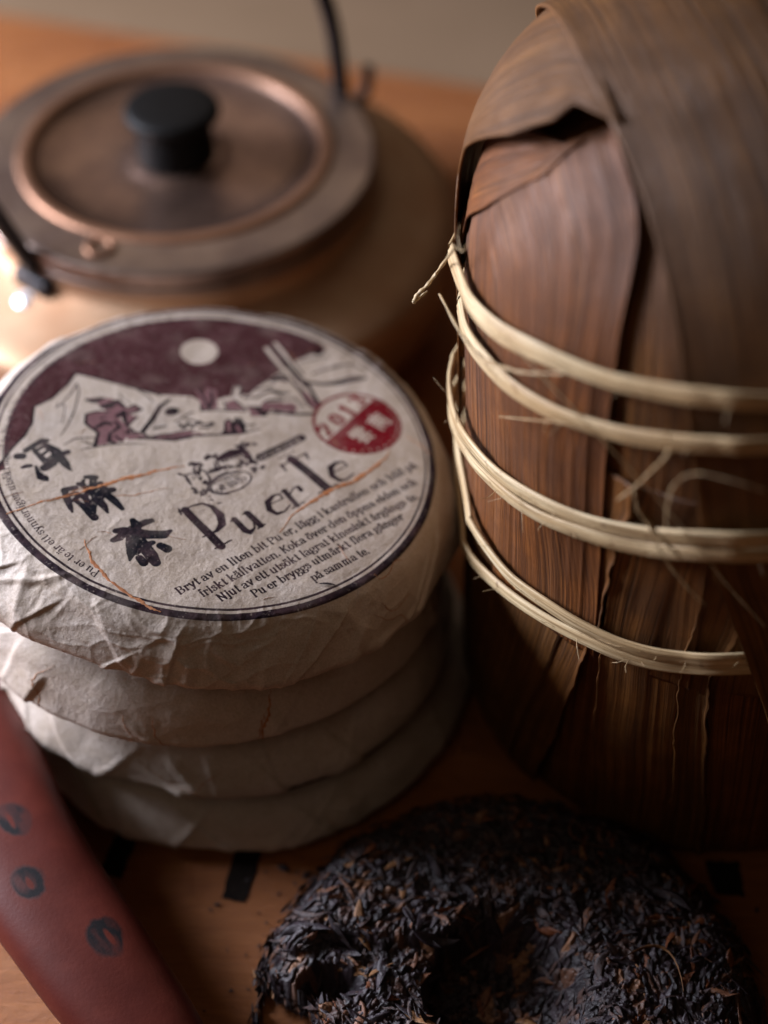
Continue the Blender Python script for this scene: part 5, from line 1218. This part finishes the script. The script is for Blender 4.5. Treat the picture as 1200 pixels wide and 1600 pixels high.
rng = np.random.RandomState(31); VV, FF, base = [], [], 0
for k in range(46):      # dust and chips shed by the bare cake
    a_ = rng.uniform(1.9, 3.6); r_ = TR + abs(rng.normal(0, .012)) + .001; x, y = TC[0] + r_ * math.cos(a_), TC[1] + r_ * math.sin(a_)
    V, F = curl_mesh(rng, rng.uniform(.0008, .0028), rng.uniform(.0004, .0010), 4); c_, s_ = math.cos(k), math.sin(k)
    V = np.c_[V[:, 0] * c_ - V[:, 1] * s_ + x, V[:, 0] * s_ + V[:, 1] * c_ + y, V[:, 2] + .0005]; VV.append(V); FF.append(F + base); base += len(V)
o = mesh_obj("tea_dust", np.vstack(VV), np.vstack(FF), M_T[1]); o["kind"] = "stuff"; o["label"] = "dark tea dust scattered on the table left of the broken cake"; o["category"] = "tea dust"
# ------------------------------------------------------------------ kettle
def lathe(name, prof, mat, parent, n=160, sub=10, smooth=True, loc=(0, 0, 0)):
    p = catmull(np.array(prof, float), sub) if sub > 1 else np.array(prof, float)
    T, K = np.meshgrid(np.linspace(0, 2 * math.pi, n, endpoint=False), np.arange(len(p)), indexing='ij')
    V = np.stack([p[K, 0] * np.cos(T), p[K, 0] * np.sin(T), p[K, 1]], -1).reshape(-1, 3)
    o = mesh_obj(name, V, grid_faces(n, len(p), True), mat, parent, smooth); o.location = loc; return o
def pipe(name, pts, rad, mat, parent, sides=16, closed_ends=True, flat=1.0):
    C_ = catmull(np.array(pts, float), 14); d = np.gradient(C_, axis=0); d /= np.linalg.norm(d, axis=1)[:, None]; V = []
    up = np.array([0.2, .9, .1])
    radv = np.interp(np.linspace(0, 1, len(C_)), np.linspace(0, 1, len(np.atleast_1d(rad))), np.atleast_1d(rad))
    for i in range(len(C_)):
        a = np.cross(d[i], up); a /= np.linalg.norm(a); b = np.cross(d[i], a)
        for j in range(sides): t = 2 * math.pi * j / sides; V.append(C_[i] + (a * math.cos(t) + b * math.sin(t) * flat) * radv[i])
    F = [[i * sides + j, i * sides + (j + 1) % sides, (i + 1) * sides + (j + 1) % sides, (i + 1) * sides + j] for i in range(len(C_) - 1) for j in range(sides)]
    return mesh_obj(name, V, F, mat, parent)
KX, KY = -.1010, .6880
kettle = thing("metal_kettle", "wide low bronze coloured kettle with a flat ringed lid, black knob and hoop handle", "kettle", (KX, KY, 0))
lathe("body", [(0, .002), (.09, .001), (.108, .003), (.126, .018), (.137, .040), (.1395, .056), (.1375, .066), (.132, .0705), (.118, .0750), (.104, .0800), (.098, .0835), (.0955, .090), (.0935, .0905), (.092, .086)], M_BRONZE, kettle)
lid = lathe("lid", [(.0, .0925), (.0905, .0925)], M_LID, kettle, sub=1)
# lid built as a stepped turned plate
lid.data.clear_geometry()
def lathe_mesh(me, prof, n=160):
    p = np.array(prof, float); T, K = np.meshgrid(np.linspace(0, 2 * math.pi, n, endpoint=False), np.arange(len(p)), indexing='ij')
    V = np.stack([p[K, 0] * np.cos(T), p[K, 0] * np.sin(T), p[K, 1]], -1).reshape(-1, 3); F = grid_faces(n, len(p), True)
    me.vertices.add(len(V)); me.vertices.foreach_set("co", V.astype(np.float32).ravel()); me.loops.add(len(F) * 4); me.loops.foreach_set("vertex_index", F.ravel().astype(np.int32)); me.polygons.add(len(F)); me.polygons.foreach_set("loop_start", np.arange(0, len(F) * 4, 4, dtype=np.int32)); me.update(calc_edges=True); me.polygons.foreach_set("use_smooth", np.ones(len(F), bool)); me.validate()
lp = [(.089, .090), (.0955, .090), (.0975, .0908), (.0978, .0930), (.0968, .0942), (.0955, .0944), (.0952, .0962), (.0960, .0970), (.0975, .0976), (.0978, .1010), (.0968, .1028), (.0945, .1036), (.090, .1040), (.080, .1046), (.0755, .1050)]
lathe_mesh(lid.data, np.vstack([catmull(lp, 5)]))
rim = lathe("lid_rim", [(.0772, .1048), (.0766, .1058), (.0745, .1066), (.0715, .1064), (.0690, .1048)], M_COPPER, lid)
dish = lathe("lid_dish", [(.0702, .1052), (.066, .1024), (.055, .0990), (.040, .0978), (.028, .0990), (.021, .1016), (.012, .1030), (.0, .1030)], M_LIDDARK, lid)
knob = lathe("knob", [(.0196, .1005), (.0190, .1050), (.0182, .112), (.0178, .116), (.0178, .119), (.0195, .1215), (.0225, .1240), (.0228, .1265), (.0200, .1290), (.010, .1302), (.0005, .1304)], M_KNOB, lid)
vent = lathe("steam_vent", [(.0070, .0), (.0072, .0012), (.0062, .0020), (.0048, .0020), (.0040, .0010), (.0038, -.003)], M_COPPER, lid, 40)
vent.location = (-.0275, -.0790, .1040)
for o_ in (rim, dish, knob, vent): pass
# lugs and hoop
la, lb = np.array([-.0590, -.0760, .070]), np.array([.0800, .0540, .074])
def lug(pos, parent):
    out = np.array([pos[0], pos[1], 0]); out /= np.linalg.norm(out)
    import bmesh
    bm = bmesh.new(); bmesh.ops.create_cube(bm, size=1.0)
    bmesh.ops.scale(bm, vec=(.012, .024, .022), verts=bm.verts); bmesh.ops.bevel(bm, geom=bm.edges[:], offset=.0035, segments=3, affect='EDGES', profile=.6)
    me = bpy.data.meshes.new("lug"); bm.to_mesh(me); bm.free(); me.materials.append(M_IRON)
    for p in me.polygons: p.use_smooth = True
    o = bpy.data.objects.new("lug", me); link(o, parent); o.location = pos + np.array([0, 0, .008]); o.rotation_euler = (0, 0, math.atan2(out[1], out[0])); return o, out
L1, o1 = lug(la, kettle); L2, o2 = lug(lb, kettle)
for Lg, o_, pos in ((L1, o1, la), (L2, o2, lb)):
    r_ = lathe("rivet", [(.0, .0090), (.0045, .0078), (.0078, .0040), (.0086, .0), (.0082, -.004)], M_STEEL, Lg, 32); r_.location = (.0075, 0, -.006); r_.rotation_euler = (0, R(55), 0)
ha = la + np.array([0, 0, .018]); hb = lb + np.array([0, 0, .018])
mid = (ha + hb) / 2; dv = hb - ha
hoop = []
for t in np.linspace(0, 1, 15):
    a = math.pi * t; c_ = mid - dv / 2 * (math.cos(a) + .95 * math.sin(a) ** 1.1 * (max(0, math.cos(a)) ** .7)); hoop.append(c_ + np.array([-.010 * math.sin(a), .0, .150 * math.sin(a) ** .8]))
pipe("handle", hoop, .0042, M_IRON, kettle)
pipe("handle_pin", [hb + np.array([.006, .008, -.004]), hb + np.array([.012, .014, .004]), hb + np.array([.013, .015, .016])], .0030, M_IRON, kettle)
# spout, turned away from the camera
pipe("spout", [(-.110, .060, .045), (-.135, .078, .055), (-.152, .090, .076), (-.160, .096, .096)], [.020, .016, .012, .009], M_BRONZE, kettle, flat=.8)

# ------------------------------------------------------------------ red pouch arching through the lower left corner
strap = thing("leather_pouch", "long dark red leather pouch with round black stamps, cut off by the left edge", "pouch", (-.12, .30, 0))
SO = np.array([-.12, .30, 0])
path = np.array([(-0.2298, 0.5039, 0.0037), (-0.2178, 0.4763, 0.0207), (-0.1938, 0.4361, 0.0322), (-0.1581, 0.3769, 0.0368), (-0.135, 0.3358, 0.0359), (-0.1068, 0.2986, 0.0313), (-0.0781, 0.2636, 0.0221), (-0.0582, 0.2321, 0.0083), (-0.0513, 0.2203, 0.0028)])
C_ = resample(catmull(path, 14), 110); d = np.gradient(C_, axis=0); d /= np.linalg.norm(d, axis=1)[:, None]
sidev = np.cross(d, [0, 0, 1.0]); sidev /= np.linalg.norm(sidev, axis=1)[:, None]; upv = np.cross(sidev, d)
wd = np.interp(np.linspace(0, 1, 110), [0, .25, .5, .75, 1], [.028, .0265, .0240, .0212, .014])
na = 48; V = []
for i in range(110):
    for j in range(na):
        a = 2 * math.pi * j / na; ca, sa = math.cos(a), math.sin(a); ca = math.copysign(abs(ca) ** .80, ca); sa = math.copysign(abs(sa) ** .9, sa)
        if sa >= 0: V.append(C_[i] + sidev[i] * ca * wd[i] + upv[i] * sa * .0120)
        else: q_ = C_[i] + sidev[i] * ca * wd[i] * (1 - .5 * abs(sa) ** .7); V.append(np.array([q_[0], q_[1], C_[i, 2] + (min(C_[i, 2], .0035) - C_[i, 2]) * abs(sa)]))
V = np.array(V); V += .0008 * fbm(V * 40, 99, 3)[:, None] * np.array([.3, .3, .6])
F = np.array([[i * na + j, i * na + (j + 1) % na, (i + 1) * na + (j + 1) % na, (i + 1) * na + j] for i in range(109) for j in range(na)])
def strap_uv(x, y):
    i = int(np.argmin(np.hypot(C_[:, 0] - x, C_[:, 1] - y))); return i / 109, float((np.array([x, y]) - C_[i, :2]) @ sidev[i, :2] / wd[i]), wd[i]
SLEN = float(np.linalg.norm(np.diff(C_, axis=0), axis=1).sum()); STAMP_UV = []
for x, y, rs in ((-.1360, .3420, .0080), (-.1270, .3170, .0080), (-.0985, .2985, .0088)):
    u, v, w_ = strap_uv(x, y); STAMP_UV.append((u, .5 + v / 2, 1.0 * rs / SLEN, .8 * rs / (2 * w_)))
jj = np.arange(na); caj = np.cos(2 * math.pi * jj / na); caj = np.sign(caj) * np.abs(caj) ** .80; topj = np.sin(2 * math.pi * jj / na) >= -1e-6
UVS = np.array([[i / 109, (.5 + caj[j] / 2) if topj[j] else 1.5] for i in range(110) for j in range(na)])
M_CLAY = mat_clay(make_stamp_print())
mesh_obj("leather_cover", V - SO, F, M_CLAY, strap, uv=UVS)
